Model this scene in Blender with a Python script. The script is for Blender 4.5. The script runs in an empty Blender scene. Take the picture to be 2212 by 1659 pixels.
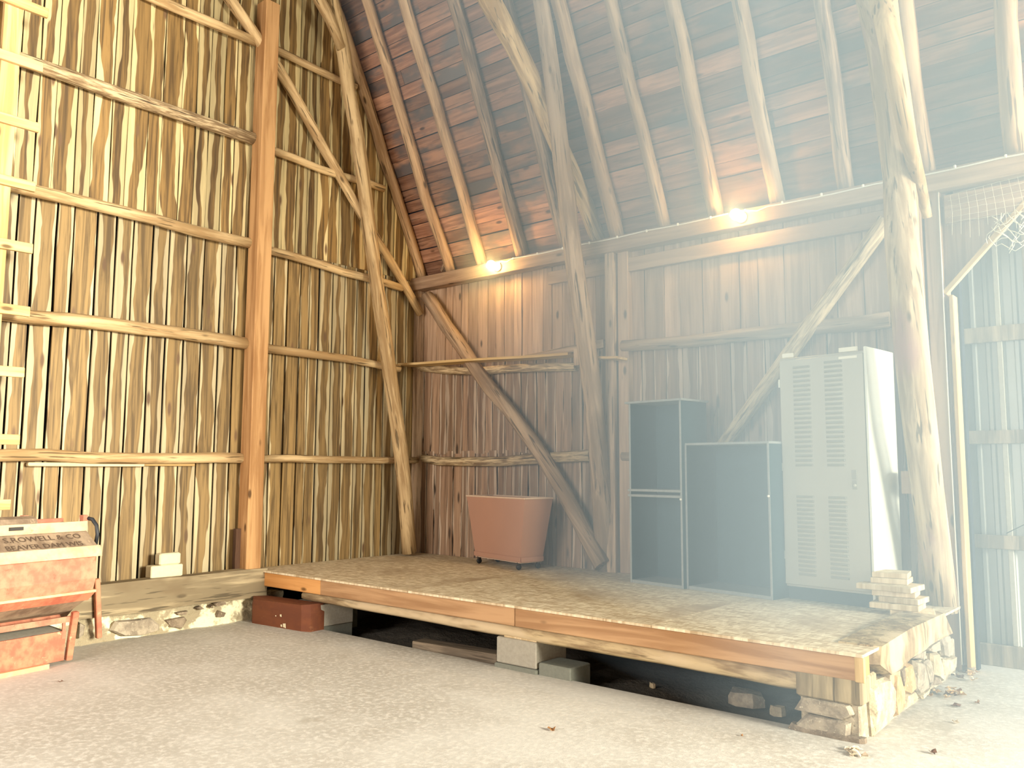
import bpy, math, random
import numpy as np
from mathutils import Vector, Matrix
random.seed(11)
R = random.uniform
C = bpy.context.scene.collection

# ---------------------------------------------------------------- camera, world, light
CAM = Vector((8.0, -7.5, 1.55))
FPX, YAW, PITCH, ROLL = 1808.8, 0.70403, 0.102218, 0.0043526
fw = Vector((-math.sin(YAW)*math.cos(PITCH), math.cos(YAW)*math.cos(PITCH), math.sin(PITCH)))
rt = Vector((math.cos(YAW), math.sin(YAW), 0)); up = rt.cross(fw)
r2 = rt*math.cos(ROLL) + up*math.sin(ROLL); u2 = -rt*math.sin(ROLL) + up*math.cos(ROLL)
cd = bpy.data.cameras.new('camera'); cam = bpy.data.objects.new('camera', cd); C.objects.link(cam)
cam.matrix_world = Matrix.Translation(CAM) @ Matrix((r2, u2, -fw)).transposed().to_4x4()
cd.sensor_width = 36; cd.lens = FPX*36/2212; cd.clip_end = 200
sc = bpy.context.scene; sc.camera = cam

w = bpy.data.worlds.new('world'); sc.world = w; w.use_nodes = True
wb = w.node_tree.nodes['Background']; wb.inputs[0].default_value = (.80, .90, 1, 1); wb.inputs[1].default_value = 2.0

def area(name, loc, target, sx, sy, power, col):
    d = bpy.data.lights.new(name, 'AREA'); d.shape = 'RECTANGLE'; d.size = sx; d.size_y = sy
    d.energy = power; d.color = col
    o = bpy.data.objects.new(name, d); C.objects.link(o); o.location = loc
    o.rotation_euler = (Vector(target)-Vector(loc)).to_track_quat('-Z', 'Y').to_euler(); return o
# daylight standing in the barn's big doorway (outside, right of the sliding door)
area('doorway_daylight', (15.3, 3.3, 2.1), (2.0, -4.0, 2.1), 4.2, 3.2, 1000, (1.0, .96, .85))
# added fill lamp before the far gable, brightening the left wall and the air
area('gable_fill', (21.3, -2.7, 4.2), (0.0, -3.6, 3.9), 3.6, 3.6, 8000, (1.0, .94, .79))

# added fill lamp behind the camera, brightening the side wall and stage
area('rear_fill', (3.8, -11.3, 3.0), (4.2, -1.0, 2.6), 3.6, 3.4, 640, (1.0, .93, .86))

vs = sc.view_settings; vs.view_transform = 'Standard'; vs.look = 'None'; vs.gamma = 1; vs.use_curve_mapping = False
vs.exposure = 0.42
sc.cycles.use_denoising = True
sc.cycles.use_adaptive_sampling = True; sc.cycles.adaptive_threshold = 0.02
sc.cycles.max_bounces = 6; sc.cycles.diffuse_bounces = 3; sc.cycles.glossy_bounces = 2
sc.cycles.volume_bounces = 0; sc.cycles.sample_clamp_indirect = 4

# ---------------------------------------------------------------- helpers
def hit(px, py, ax, val):
    d = fw + r2*((px-1106)/FPX) - u2*((py-829.5)/FPX)
    t = (val-CAM[ax])/d[ax]; return CAM + d*t
def gx(px, py, x=.13): return hit(px, py, 0, x)
def sy(px, py, y=-.12): return hit(px, py, 1, y)
def fz(px, py, z=0.): return hit(px, py, 2, z)

def link(name, me, mat, parent=None, M=None):
    o = bpy.data.objects.new(name, me); C.objects.link(o)
    if mat: me.materials.append(mat)
    if M is not None: o.matrix_world = M
    if parent is not None:
        o.parent = parent
        o.matrix_parent_inverse = Matrix.Identity(4)
        if M is not None: o.matrix_local = PW[parent.name].inverted() @ M
        else: o.matrix_local = PW[parent.name].inverted()
        PW[o.name] = M.copy() if M is not None else Matrix.Identity(4)
    else:
        PW[o.name] = M.copy() if M is not None else Matrix.Identity(4)
    return o
PW = {}
def mesh(name, V, F, smooth=False):
    me = bpy.data.meshes.new(name); me.from_pydata([tuple(v) for v in V], [], F)
    if smooth: me.polygons.foreach_set('use_smooth', [True]*len(me.polygons))
    me.update(); return me
def tag(o, label=None, cat=None, group=None, kind=None):
    if label: o['label'] = label
    if cat: o['category'] = cat
    if group: o['group'] = group
    if kind: o['kind'] = kind
    return o
def empty(name, loc, label, cat, group=None, rz=0):
    o = bpy.data.objects.new(name, None); C.objects.link(o)
    M = Matrix.Translation(loc) @ Matrix.Rotation(rz, 4, 'Z'); o.matrix_world = M; PW[o.name] = M
    o.empty_display_size = .1
    return tag(o, label, cat, group)
def frame(p0, p1, upv=(0, 0, 1)):
    z = (Vector(p1)-Vector(p0)).normalized(); u = Vector(upv)
    if abs(z.dot(u)) > .98: u = Vector((0, 1, 0)) if abs(z.y) < .9 else Vector((1, 0, 0))
    x = u.cross(z).normalized(); y = z.cross(x)
    return Matrix.Translation(p0) @ Matrix((x, y, z)).transposed().to_4x4()
BF = [(0,3,2,1),(4,5,6,7),(0,1,5,4),(1,2,6,5),(2,3,7,6),(3,0,4,7)]
def box_me(name, sx, sy_, sz, bev=0.0):
    """box centred in x, y and standing on z = 0; chamfered if bev"""
    if bev <= 0:
        V = [(a*sx/2, b*sy_/2, c) for c in (0, sz) for a, b in ((-1,-1),(1,-1),(1,1),(-1,1))]
        return mesh(name, V, BF)
    V, F = [], []
    rings = [(0, bev), (bev, 0), (sz-bev, 0), (sz, bev)]
    for z, i in rings:
        hx, hy = sx/2-i, sy_/2-i; b = bev
        for x, y in ((-hx+b,-hy),(hx-b,-hy),(hx,-hy+b),(hx,hy-b),(hx-b,hy),(-hx+b,hy),(-hx,hy-b),(-hx,-hy+b)): V.append((x, y, z))
    for k in range(3):
        for i in range(8): F.append((k*8+i, k*8+(i+1) % 8, k*8+8+(i+1) % 8, k*8+8+i))
    F.append(tuple(range(7, -1, -1))); F.append(tuple(24+i for i in range(8)))
    return mesh(name, V, F)
def beam(name, p0, p1, wx, wy, mat, parent=None, upv=(0, 0, 1), bev=.006):
    """squared timber from p0 to p1; wx across, wy along upv"""
    L = (Vector(p1)-Vector(p0)).length
    return link(name, box_me(name, wx, wy, L, bev), mat, parent, frame(p0, p1, upv))
def abox(name, x0, x1, y0, y1, z0, z1, mat, parent=None, bev=.004):
    return link(name, box_me(name, x1-x0, y1-y0, z1-z0, bev), mat, parent, Matrix.Translation(((x0+x1)/2, (y0+y1)/2, z0)))
def board(name, p0, p1, nrm, wd, th, mat, parent=None, seg=5, jit=.012, warp=0.0, endj=.0):
    """waney board from p0 to p1, local z = length, x = width, y = thickness (along nrm)"""
    p0, p1 = Vector(p0), Vector(p1); L = (p1-p0).length
    z = (p1-p0).normalized(); y = Vector(nrm).normalized(); x = y.cross(z).normalized(); y = z.cross(x)
    M = Matrix.Translation(p0) @ Matrix((x, y, z)).transposed().to_4x4()
    V, F = [], []
    for i in range(seg+1):
        t = i/seg; zz = L*t; a = -wd/2+R(-jit, jit); b = wd/2+R(-jit, jit); c = R(-1, 1)*warp
        V += [(a, c, zz), (b, c, zz), (b, c+th, zz), (a, c+th, zz)]
    for i in range(seg):
        k = 4*i
        for j in range(4): F.append((k+j, k+(j+1) % 4, k+4+(j+1) % 4, k+4+j))
    F.append((3, 2, 1, 0)); k = 4*seg; F.append((k, k+1, k+2, k+3))
    return link(name, mesh(name, V, F), mat, parent, M)
def log(name, pts, rad, mat, parent=None, sides=10, step=.3, wob=.010, rough=.06, upv=(0, 0, 1)):
    """natural round timber through world points; rad is one radius or (start, end)"""
    pts = [Vector(p) for p in pts]; r0, r1 = (rad if isinstance(rad, tuple) else (rad, rad))
    M = frame(pts[0], pts[-1], upv); Mi = M.inverted(); q = [Mi @ p for p in pts]
    dens = []
    for i in range(len(q)-1):
        a = q[max(i-1, 0)]; b = q[i]; c = q[i+1]; d = q[min(i+2, len(q)-1)]
        n = max(1, int((c-b).length/step))
        for k in range(n):
            t = k/n
            dens.append(.5*((2*b)+(c-a)*t+(2*a-5*b+4*c-d)*t*t+(3*b-a-3*c+d)*t**3))
    dens.append(q[-1]); V, F = [], []; n = len(dens)
    ph = R(0, 6.28); el = R(.88, 1.0)
    sk = [R(-rough, rough) for _ in range(sides)]
    for i, c in enumerate(dens):
        t = i/(n-1); r = r0+(r1-r0)*t; r *= 1+R(-rough, rough)*.5
        jx, jy = (R(-wob, wob), R(-wob, wob)) if 0 < i < n-1 else (0, 0)
        for j in range(sides):
            a = 2*math.pi*j/sides+ph; rr = r*(1+sk[j]+R(-rough, rough)*.4)
            V.append((c.x+jx+math.cos(a)*rr, c.y+jy+math.sin(a)*rr*el, c.z))
    for i in range(n-1):
        for j in range(sides):
            F.append((i*sides+j, i*sides+(j+1) % sides, (i+1)*sides+(j+1) % sides, (i+1)*sides+j))
    F.append(tuple(range(sides-1, -1, -1))); F.append(tuple((n-1)*sides+j for j in range(sides)))
    me = mesh(name, V, F, True)
    me.polygons[-1].use_smooth = False; me.polygons[-2].use_smooth = False
    return link(name, me, mat, parent, M)
def tube(name, pts, r, mat, parent=None, sides=6):
    V, F = [], []; pts = [Vector(p) for p in pts]; n = len(pts)
    for i, p in enumerate(pts):
        d = (pts[min(i+1, n-1)]-pts[max(i-1, 0)]).normalized(); u = Vector((0, 0, 1))
        if abs(d.dot(u)) > .9: u = Vector((1, 0, 0))
        x = u.cross(d).normalized(); y = d.cross(x)
        for j in range(sides):
            a = 6.28318*j/sides; V.append(p+x*math.cos(a)*r+y*math.sin(a)*r)
    for i in range(n-1):
        for j in range(sides): F.append((i*sides+j, i*sides+(j+1) % sides, (i+1)*sides+(j+1) % sides, (i+1)*sides+j))
    F.append(tuple(range(sides-1, -1, -1))); F.append(tuple((n-1)*sides+j for j in range(sides)))
    return link(name, mesh(name, V, F, True), mat, parent)
def lathe(name, prof, mat, parent=None, M=None, n=20, smooth=True):
    V, F = [], []
    for r, z in prof:
        for j in range(n): a = 2*math.pi*j/n; V.append((r*math.cos(a), r*math.sin(a), z))
    for i in range(len(prof)-1):
        for j in range(n): F.append((i*n+j, i*n+(j+1) % n, (i+1)*n+(j+1) % n, (i+1)*n+j))
    F.append(tuple(range(n-1, -1, -1))); F.append(tuple((len(prof)-1)*n+j for j in range(n)))
    return link(name, mesh(name, V, F, smooth), mat, parent, M)
def slab(name, poly, ext, mat, parent=None, dome=.0, jit=0.0, inset=.12):
    """polygon of world points pushed along ext, with a domed rim (stones, plates)"""
    P = [Vector(p) for p in poly]; c = sum(P, Vector())/len(P); e = Vector(ext); n = len(P)
    if sum(((P[i]-c).cross(P[(i+1) % n]-c)).dot(e) for i in range(n)) < 0: P.reverse()
    V = [p-c for p in P]+[p-c+e*.7 for p in P]+[(p-c)*(1-inset)+e*R(.95, 1.05+jit) for p in P]+[(p-c)*.45+e*(1+dome*R(.6, 1.3)) for p in P]+[e*(1+dome)]
    F = [tuple(range(n-1, -1, -1))]
    for k in range(3):
        for i in range(n): F.append((k*n+i, k*n+(i+1) % n, (k+1)*n+(i+1) % n, (k+1)*n+i))
    for i in range(n): F.append((3*n+i, 3*n+(i+1) % n, 4*n))
    return link(name, mesh(name, V, F), mat, parent, Matrix.Translation(c))

# ---------------------------------------------------------------- materials
class NT:
    def __init__(s, name):
        s.m = bpy.data.materials.new(name); s.m.use_nodes = True; s.t = s.m.node_tree
        s.b = s.t.nodes['Principled BSDF']; s.b.inputs['Specular IOR Level'].default_value = .25
        s.b.inputs['Roughness'].default_value = .8
    def n(s, typ, **kw):
        nd = s.t.nodes.new(typ)
        for k, v in kw.items():
            if k in nd.inputs: s.set(nd.inputs[k], v)
            else: setattr(nd, k, v)
        return nd
    def set(s, inp, v):
        if hasattr(v, 'is_output') or isinstance(v, bpy.types.NodeSocket): s.t.links.new(v, inp)
        else: inp.default_value = v
    def coord(s, kind='Object'): return s.n('ShaderNodeTexCoord').outputs[kind]
    def rand(s): return s.n('ShaderNodeObjectInfo').outputs['Random']
    def math(s, op, a, b=0.0, c=None, clamp=False):
        nd = s.n('ShaderNodeMath'); nd.operation = op; nd.use_clamp = clamp
        s.set(nd.inputs[0], a); s.set(nd.inputs[1], b)
        if c is not None: s.set(nd.inputs[2], c)
        return nd.outputs[0]
    def map(s, v, scale=(1,1,1), loc=(0,0,0)):
        nd = s.n('ShaderNodeMapping'); s.set(nd.inputs['Vector'], v); nd.inputs['Scale'].default_value = scale
        s.set(nd.inputs['Location'], loc); return nd.outputs[0]
    def noise(s, v, sc, det=4, rough=.55, dist=0.0):
        nd = s.n('ShaderNodeTexNoise'); s.set(nd.inputs['Vector'], v); nd.inputs['Scale'].default_value = sc
        nd.inputs['Detail'].default_value = det; nd.inputs['Roughness'].default_value = rough
        nd.inputs['Distortion'].default_value = dist; return nd.outputs['Fac']
    def vor(s, v, sc, out='Distance', feat='F1'):
        nd = s.n('ShaderNodeTexVoronoi'); nd.feature = feat; s.set(nd.inputs['Vector'], v)
        nd.inputs['Scale'].default_value = sc; return nd.outputs[out]
    def ramp(s, f, stops):
        nd = s.n('ShaderNodeValToRGB'); s.set(nd.inputs[0], f); e = nd.color_ramp.elements
        while len(e) < len(stops): e.new(.5)
        for el, (p, c) in zip(e, stops): el.position = p; el.color = (*c, 1) if len(c) == 3 else c
        return nd.outputs[0]
    def step(s, f, a, b):
        nd = s.n('ShaderNodeMapRange'); nd.interpolation_type = 'SMOOTHSTEP'; s.set(nd.inputs['Value'], f)
        nd.inputs['From Min'].default_value = a; nd.inputs['From Max'].default_value = b; return nd.outputs[0]
    def mix(s, f, a, b, mode='MIX'):
        nd = s.n('ShaderNodeMix'); nd.data_type = 'RGBA'; nd.blend_type = mode
        s.set(nd.inputs[0], f); s.set(nd.inputs[6], (*a, 1) if isinstance(a, tuple) and len(a) == 3 else a)
        s.set(nd.inputs[7], (*b, 1) if isinstance(b, tuple) and len(b) == 3 else b); return nd.outputs[2]
    def shift(s, v, k=37.0):
        r = s.rand(); cb = s.n('ShaderNodeCombineXYZ')
        s.set(cb.inputs[0], s.math('MULTIPLY', r, k)); s.set(cb.inputs[1], s.math('MULTIPLY', r, k*1.7)); s.set(cb.inputs[2], s.math('MULTIPLY', r, k*2.3))
        ad = s.n('ShaderNodeVectorMath'); s.set(ad.inputs[0], v); s.set(ad.inputs[1], cb.outputs[0]); return ad.outputs[0]
    def bump(s, h, st=.3, d=.01):
        nd = s.n('ShaderNodeBump'); nd.inputs['Strength'].default_value = st; nd.inputs['Distance'].default_value = d
        s.set(nd.inputs['Height'], h); s.set(s.b.inputs['Normal'], nd.outputs[0])
    def col(s, c): s.set(s.b.inputs['Base Color'], c)
    def value_rand(s, c, lo, hi):
        nd = s.n('ShaderNodeHueSaturation'); s.set(nd.inputs['Color'], c)
        r = s.rand(); mr = s.n('ShaderNodeMapRange'); s.set(mr.inputs['Value'], r)
        mr.inputs['To Min'].default_value = lo; mr.inputs['To Max'].default_value = hi
        s.set(nd.inputs['Value'], mr.outputs[0]); return nd.outputs[0]

def wood(name, dark, light, g=(22, 22, 1.2), lo=.8, hi=1.15, knots=True, bump=.35, cracks=0.0, stain=None, rough=.75):
    """timber with grain along local z"""
    k = NT(name); v = k.shift(k.coord())
    gr = k.noise(k.map(v, g), 1.0, 5, .6, .6)
    big = k.noise(k.map(v, (3, 3, .5)), 1.0, 2, .5)
    c = k.mix(k.step(k.math('ADD', k.math('MULTIPLY', gr, .65), k.math('MULTIPLY', big, .35)), .40, .62), dark, light)
    if knots:
        d = k.vor(k.map(v, (5, 5, 1.9)), 1.0)
        c = k.mix(k.step(d, .13, .05), c, tuple(x*.35 for x in dark))
    if cracks:
        cr = k.noise(k.map(v, (34, 34, 2.0)), 1.0, 3, .5)
        c = k.mix(k.math('MULTIPLY', k.step(cr, .60, .66), cracks), c, tuple(x*.25 for x in dark))
    if stain:
        st = k.noise(k.map(v, (2.2, 2.2, .9)), 1.0, 4, .6)
        c = k.mix(k.step(st, .5, .64), c, stain)
    k.col(k.value_rand(c, lo, hi)); k.b.inputs['Roughness'].default_value = rough
    k.bump(gr, bump, .008); return k.m

def waney(name, heart, heart2, sap, lo, hi, sapw=.42, tail=(.16,.09,.04)):
    """sawn board with pale sapwood edges; heart streak wandering along the board"""
    k = NT(name); v = k.shift(k.coord()); g = k.n('ShaderNodeSeparateXYZ'); k.set(g.inputs[0], k.coord('Generated'))
    wob = k.noise(k.map(v, (.6, .6, .9)), 1.0, 3, .6)
    wob2 = k.noise(k.map(v, (4, 4, .75)), 1.0, 3, .5, .8)
    cx = k.math('SUBTRACT', g.outputs[0], k.math('ADD', .5, k.math('MULTIPLY', k.math('SUBTRACT', wob, .5), .9)))
    e = k.math('ADD', k.math('MULTIPLY', k.math('ABSOLUTE', cx), 2.0), k.math('MULTIPLY', k.math('SUBTRACT', wob2, .5), 1.5))
    th = k.math('ADD', sapw, k.math('MULTIPLY', k.rand(), .5))
    f = k.step(k.math('SUBTRACT', e, th), -.03, .05)
    gr = k.noise(k.map(v, (26, 26, 1.0)), 1.0, 5, .6, .8)
    h = k.mix(k.step(gr, .35, .62), heart, heart2)
    ring = k.step(k.math('ABSOLUTE', k.math('SUBTRACT', e, th)), .07, .0)
    h = k.mix(k.math('MULTIPLY', ring, .55), h, tail)
    s2 = k.mix(k.step(gr, .3, .75), tuple(x*.72 for x in sap), sap)
    c = k.mix(f, h, s2)
    d = k.vor(k.map(v, (6, 6, 1.6)), 1.0)
    c = k.mix(k.step(d, .16, .06), c, tail)
    k.col(k.value_rand(c, lo, hi)); k.b.inputs['Roughness'].default_value = .62; k.b.inputs['Specular IOR Level'].default_value = .35
    k.bump(gr, .3, .006); return k.m

def plain(name, c, rough=.6, metal=0.0, var=0.0, spec=.3, scale=8):
    k = NT(name); k.b.inputs['Roughness'].default_value = rough; k.b.inputs['Metallic'].default_value = metal
    k.b.inputs['Specular IOR Level'].default_value = spec
    if var:
        nz = k.noise(k.shift(k.coord()), scale, 4, .6)
        k.col(k.mix(nz, tuple(x*(1-var) for x in c), tuple(min(1, x*(1+var)) for x in c))); k.bump(nz, .15, .01)
    else: k.col((*c, 1))
    return k.m

M_GAB = waney('gable_board_wood', (.095, .054, .017), (.27, .160, .050), (.70, .56, .28), .6, 1.12, .34)
M_GABL = waney('gable_lower_board_wood', (.13, .08, .028), (.32, .205, .075), (.66, .54, .31), .62, 1.1, .52)
M_SIDE = waney('side_board_wood', (.22, .135, .08), (.38, .245, .15), (.68, .52, .37), .62, 1.08, .55, (.09, .06, .04))
M_SIDE2 = wood('side_upper_board_wood', (.34, .215, .13), (.54, .37, .24), (20, 20, 1), .72, 1.1)
M_ROOF = wood('roof_board_wood', (.22, .10, .055), (.45, .235, .135), (18, 18, 1.2), .5, 1.3, True, .4, .5, (.12, .095, .085))
M_LOG = wood('peeled_log_wood', (.34, .215, .095), (.66, .48, .25), (16, 16, 1.4), .85, 1.08, True, .4, .8)
M_LOG2 = wood('weathered_log_wood', (.27, .18, .11), (.50, .36, .23), (18, 18, 1.3), .85, 1.1, True, .5, .8)
M_LOGR = wood('red_stained_pole_wood', (.28, .19, .10), (.56, .43, .26), (16, 16, 1.4), .98, 1.02, True, .5, .8, (.34, .20, .16))
M_BARK = wood('bark_log_wood', (.20, .13, .065), (.62, .48, .28), (40, 40, 5), .85, 1.1, False, 1.0, .9)
M_RAFT = wood('rafter_log_wood', (.32, .195, .10), (.58, .40, .225), (18, 18, 1.3), .8, 1.1, True, .5, .8)
M_RAFB = wood('rough_rafter_wood', (.15, .09, .055), (.45, .31, .19), (34, 34, 1.8), .85, 1.1, False, .9, .9)
M_POST = wood('squared_post_wood', (.30, .15, .055), (.50, .29, .125), (16, 16, .9), .95, 1.05, True, .25)
M_BEAM = wood('plate_beam_wood', (.30, .19, .115), (.47, .32, .20), (16, 16, .9), .85, 1.1)
M_PINE = wood('pine_board_wood', (.44, .28, .11), (.64, .46, .22), (18, 18, .9), .9, 1.08)
M_LUMB = wood('fresh_lumber_wood', (.46, .34, .18), (.68, .56, .36), (18, 18, .9), .9, 1.05)
M_RIM = wood('rim_board_wood', (.34, .19, .09), (.52, .32, .165), (12, 12, .8), .9, 1.08, True, .2)
M_RIMO = wood('orange_board_wood', (.52, .24, .07), (.66, .34, .12), (12, 12, .8), 1, 1.02, True, .2)
M_HEWN = wood('hewn_beam_wood', (.22, .15, .08), (.50, .39, .22), (14, 14, 3.0), .9, 1.05, False, .9, .6, (.54, .43, .27))
M_OLD = wood('old_beam_wood', (.15, .12, .085), (.36, .29, .20), (14, 14, 1.4), .9, 1.1, True, .6, .5)
M_SILL = wood('sill_beam_wood', (.20, .155, .09), (.46, .37, .22), (14, 14, 1.0), .95, 1.05, True, .6, .7, (.17, .125, .07))
M_DARK = plain('dark_backing', (.012, .014, .02), .9)
M_HOLLOW = wood('hollow_strip_wood', (.07, .035, .02), (.14, .07, .035))
M_TEAL = plain('dark_teal_paint', (.020, .045, .055), .55, 0, .3)
M_TEALE = plain('worn_teal_edge', (.26, .27, .25), .6, 0, .3, .3, 30)
M_CAB = plain('cabinet_paint', (.40, .375, .30), .33, 0, .05, .5, 2)
M_CABS = plain('cabinet_side_paint', (.70, .70, .58), .35, 0, .03, .5, 2)
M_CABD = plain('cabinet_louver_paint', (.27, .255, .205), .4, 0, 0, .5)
M_CABK = plain('cabinet_plinth_paint', (.035, .05, .055), .5)
M_LABEL = plain('paper_label', (.82, .78, .62), .6)
M_WHITE = plain('white_plastic', (.78, .74, .62), .45)
M_BLACK = plain('black_rubber', (.02, .022, .024), .5)
M_CMU = plain('concrete_block_grey', (.34, .32, .26), .95, 0, .22, .1, 40)
M_CMUD = plain('concrete_block_green_grey', (.19, .20, .165), .95, 0, .2, .1, 40)
M_BRICK = plain('pale_brick', (.62, .54, .36), .9, 0, .15, .1, 30)
M_TIN = plain('galvanised_cladding', (.34, .34, .30), .45, .2, .10, .5, 3)
M_CART = plain('fibreboard_cart', (.38, .215, .15), .6, 0, .06, .3, 4)
M_CARTD = plain('cart_trim', (.60, .45, .33), .6, 0, .1)
M_ROPE = plain('net_string', (.75, .68, .50), .8)
M_IRON = plain('dark_iron', (.05, .045, .04), .5, .6)
M_LEAF = [plain('dry_leaf_brown', (.26, .13, .05), .7, 0, .3), plain('dry_leaf_tan', (.50, .33, .16), .7, 0, .3), plain('dry_leaf_pale', (.60, .50, .36), .7, 0, .2), plain('dry_leaf_dark', (.12, .06, .035), .7, 0, .3)]

def red_paint(name, a, b, c3):
    k = NT(name); v = k.shift(k.coord()); n1 = k.noise(v, 3.5, 5, .65); n2 = k.noise(k.map(v, (2, 14, 14)), 1.0, 4, .6)
    c = k.mix(k.step(k.math('ADD', k.math('MULTIPLY', n1, .6), k.math('MULTIPLY', n2, .4)), .4, .6), a, b)
    c = k.mix(k.step(k.noise(v, 9, 5, .7), .60, .70), c, c3)
    k.col(c); k.b.inputs['Roughness'].default_value = .65; k.bump(n2, .3, .006); return k.m
M_RED = red_paint('faded_red_paint', (.42, .12, .07), (.52, .22, .12), (.58, .38, .22))
M_REDP = red_paint('worn_pink_paint', (.38, .14, .085), (.50, .235, .14), (.28, .10, .06))
M_REDD = red_paint('dark_red_paint', (.20, .05, .04), (.34, .11, .08), (.45, .25, .15))
M_MILL = red_paint('bare_grey_panel', (.17, .12, .08), (.32, .24, .16), (.40, .30, .19))
M_MILLW = red_paint('bare_yellow_batten', (.54, .34, .18), (.66, .46, .26), (.42, .24, .13))
M_RUST = red_paint('rust_red_box_paint', (.17, .055, .022), (.13, .042, .02), (.22, .09, .04))
M_INK = plain('stencil_ink', (.09, .06, .04), .8)

k = NT('concrete_floor'); v = k.coord()
n1 = k.noise(v, .7, 5, .6); n2 = k.noise(v, 26, 4, .7); n3 = k.noise(k.map(v, (1, 1, 1), (7, 3, 0)), 1.7, 3, .55)
c = k.mix(k.step(n1, .35, .68), (.42, .39, .33), (.56, .54, .48))
c = k.mix(k.step(n2, .42, .72), c, (.64, .61, .54)); c = k.mix(k.math('MULTIPLY', k.step(n3, .68, .8), .4), c, (.27, .24, .18))
for (sx_, sy_, rx, ry, cc) in [(*fz(px_, py_)[:2], rx_, ry_, c_) for px_, py_, rx_, ry_, c_ in ((645, 1406, .19, .10, (.12, .10, .06)), (812, 1630, .13, .14, (.27, .25, .19)), (655, 1560, .09, .06, (.3, .27, .2)), (745, 1578, .09, .07, (.33, .30, .23)), (541, 1380, .05, .05, (.2, .16, .1)), (510, 1506, .10, .07, (.80, .77, .68)), (340, 1544, .12, .08, (.80, .77, .68)), (42, 1538, .06, .05, (.82, .80, .72)))]:
    s_ = k.n('ShaderNodeSeparateXYZ'); k.set(s_.inputs[0], v)
    dx = k.math('DIVIDE', k.math('SUBTRACT', s_.outputs[0], sx_), rx); dy = k.math('DIVIDE', k.math('SUBTRACT', s_.outputs[1], sy_), ry)
    d = k.math('ADD', k.math('ADD', k.math('MULTIPLY', dx, dx), k.math('MULTIPLY', dy, dy)), k.math('MULTIPLY', k.math('SUBTRACT', k.noise(v, 9, 3), .5), 1.3))
    c = k.mix(k.math('MULTIPLY', k.step(d, 1.1, .6), .8), c, cc)
k.col(c); k.b.inputs['Roughness'].default_value = .7; k.b.inputs['Specular IOR Level'].default_value = .3
k.bump(k.math('ADD', n2, k.math('MULTIPLY', n1, 2)), .25, .01); M_FLOOR = k.m

k = NT('osb_deck'); v = k.coord()
f1 = k.n('ShaderNodeTexVoronoi'); k.set(f1.inputs['Vector'], k.map(v, (13, 55, 1))); f1.inputs['Scale'].default_value = 1
f2 = k.n('ShaderNodeTexVoronoi'); k.set(f2.inputs['Vector'], k.map(v, (48, 16, 1), (3, 5, 0))); f2.inputs['Scale'].default_value = 1
s1 = k.n('ShaderNodeSeparateColor'); k.set(s1.inputs[0], f1.outputs['Color']); s2 = k.n('ShaderNodeSeparateColor'); k.set(s2.inputs[0], f2.outputs['Color'])
fl = k.math('ADD', k.math('MULTIPLY', s1.outputs[0], .6), k.math('MULTIPLY', s2.outputs[1], .4))
c = k.ramp(fl, [(.1, (.42, .31, .18)), (.5, (.60, .49, .32)), (.9, (.78, .68, .48))])
c = k.mix(k.step(k.noise(v, 1.2, 4), .5, .75), c, (.38, .28, .17))
k.col(c); k.b.inputs['Roughness'].default_value = .75; k.bump(fl, .2, .004); M_OSB = k.m

k = NT('dirt'); v = k.coord(); n1 = k.noise(v, 5, 6, .7)
k.col(k.mix(n1, (.035, .035, .03), (.14, .12, .09))); k.bump(n1, .8, .05); k.b.inputs['Roughness'].default_value = 1; M_DIRT = k.m

def stonemat(name, a, b, c3):
    k = NT(name); v = k.shift(k.coord()); n1 = k.noise(v, 9, 6, .65); n2 = k.noise(v, 40, 3, .6)
    c = k.mix(k.step(n1, .38, .62), a, b); c = k.mix(k.step(n2, .62, .7), c, c3)
    k.col(c); k.b.inputs['Roughness'].default_value = .95; k.bump(n1, .9, .03); return k.m
M_STP = stonemat('limewashed_stone', (.34, .27, .17), (.56, .47, .30), (.22, .17, .10))
M_STT = stonemat('tan_stone', (.34, .22, .10), (.48, .33, .17), (.52, .44, .29))
M_STG = stonemat('grey_stone', (.22, .18, .13), (.38, .32, .23), (.48, .42, .31))
M_STD = stonemat('dark_stone', (.16, .12, .08), (.28, .22, .15), (.40, .33, .22))
M_MORT = stonemat('rough_mortar', (.26, .21, .14), (.46, .39, .27), (.2, .16, .1))
k = NT('lime_plaster'); v = k.coord(); n1 = k.noise(v, 3.2, 5, .6); n2 = k.noise(v, 20, 5, .7)
c = k.mix(k.step(n1, .44, .52), (.85, .77, .52), (.36, .30, .19)); c = k.mix(k.step(n2, .60, .68), c, (.30, .24, .14))
k.col(c); k.b.inputs['Roughness'].default_value = .95; k.bump(k.math('ADD', n1, n2), .9, .03); M_PLAS = k.m

def emit(name, col, s):
    k = NT(name); k.b.inputs['Base Color'].default_value = (*col, 1); k.b.inputs['Emission Color'].default_value = (*col, 1)
    k.b.inputs['Emission Strength'].default_value = s; return k.m
M_BULB = emit('lit_bulb_glass', (1, .62, .22), 200)

# ---------------------------------------------------------------- structure
# concrete floor slab (its edge shows under the stage), dirt ground below
abox('floor', -.6, 22.0, -11.5, -2.33, -.30, 0, M_FLOOR, bev=0)['kind'] = 'structure'
o = abox('floor', 6.22, 22.0, -2.33, 1.6, -.30, 0, M_FLOOR, bev=0); o['kind'] = 'structure'
nx, ny = 60, 26; V = []; F = []
for j in range(ny+1):
    for i in range(nx+1):
        V.append((-.6+6.9*i/nx, -2.5+2.7*j/ny, -.14+R(-.02, .02)+.03*math.sin(i*.4)*math.cos(j*.5)))
for j in range(ny):
    for i in range(nx): a = j*(nx+1)+i; F.append((a, a+1, a+nx+2, a+nx+1))
tag(link('dirt_ground', mesh('dirt_ground', V, F, True), M_DIRT), kind='structure')

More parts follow.
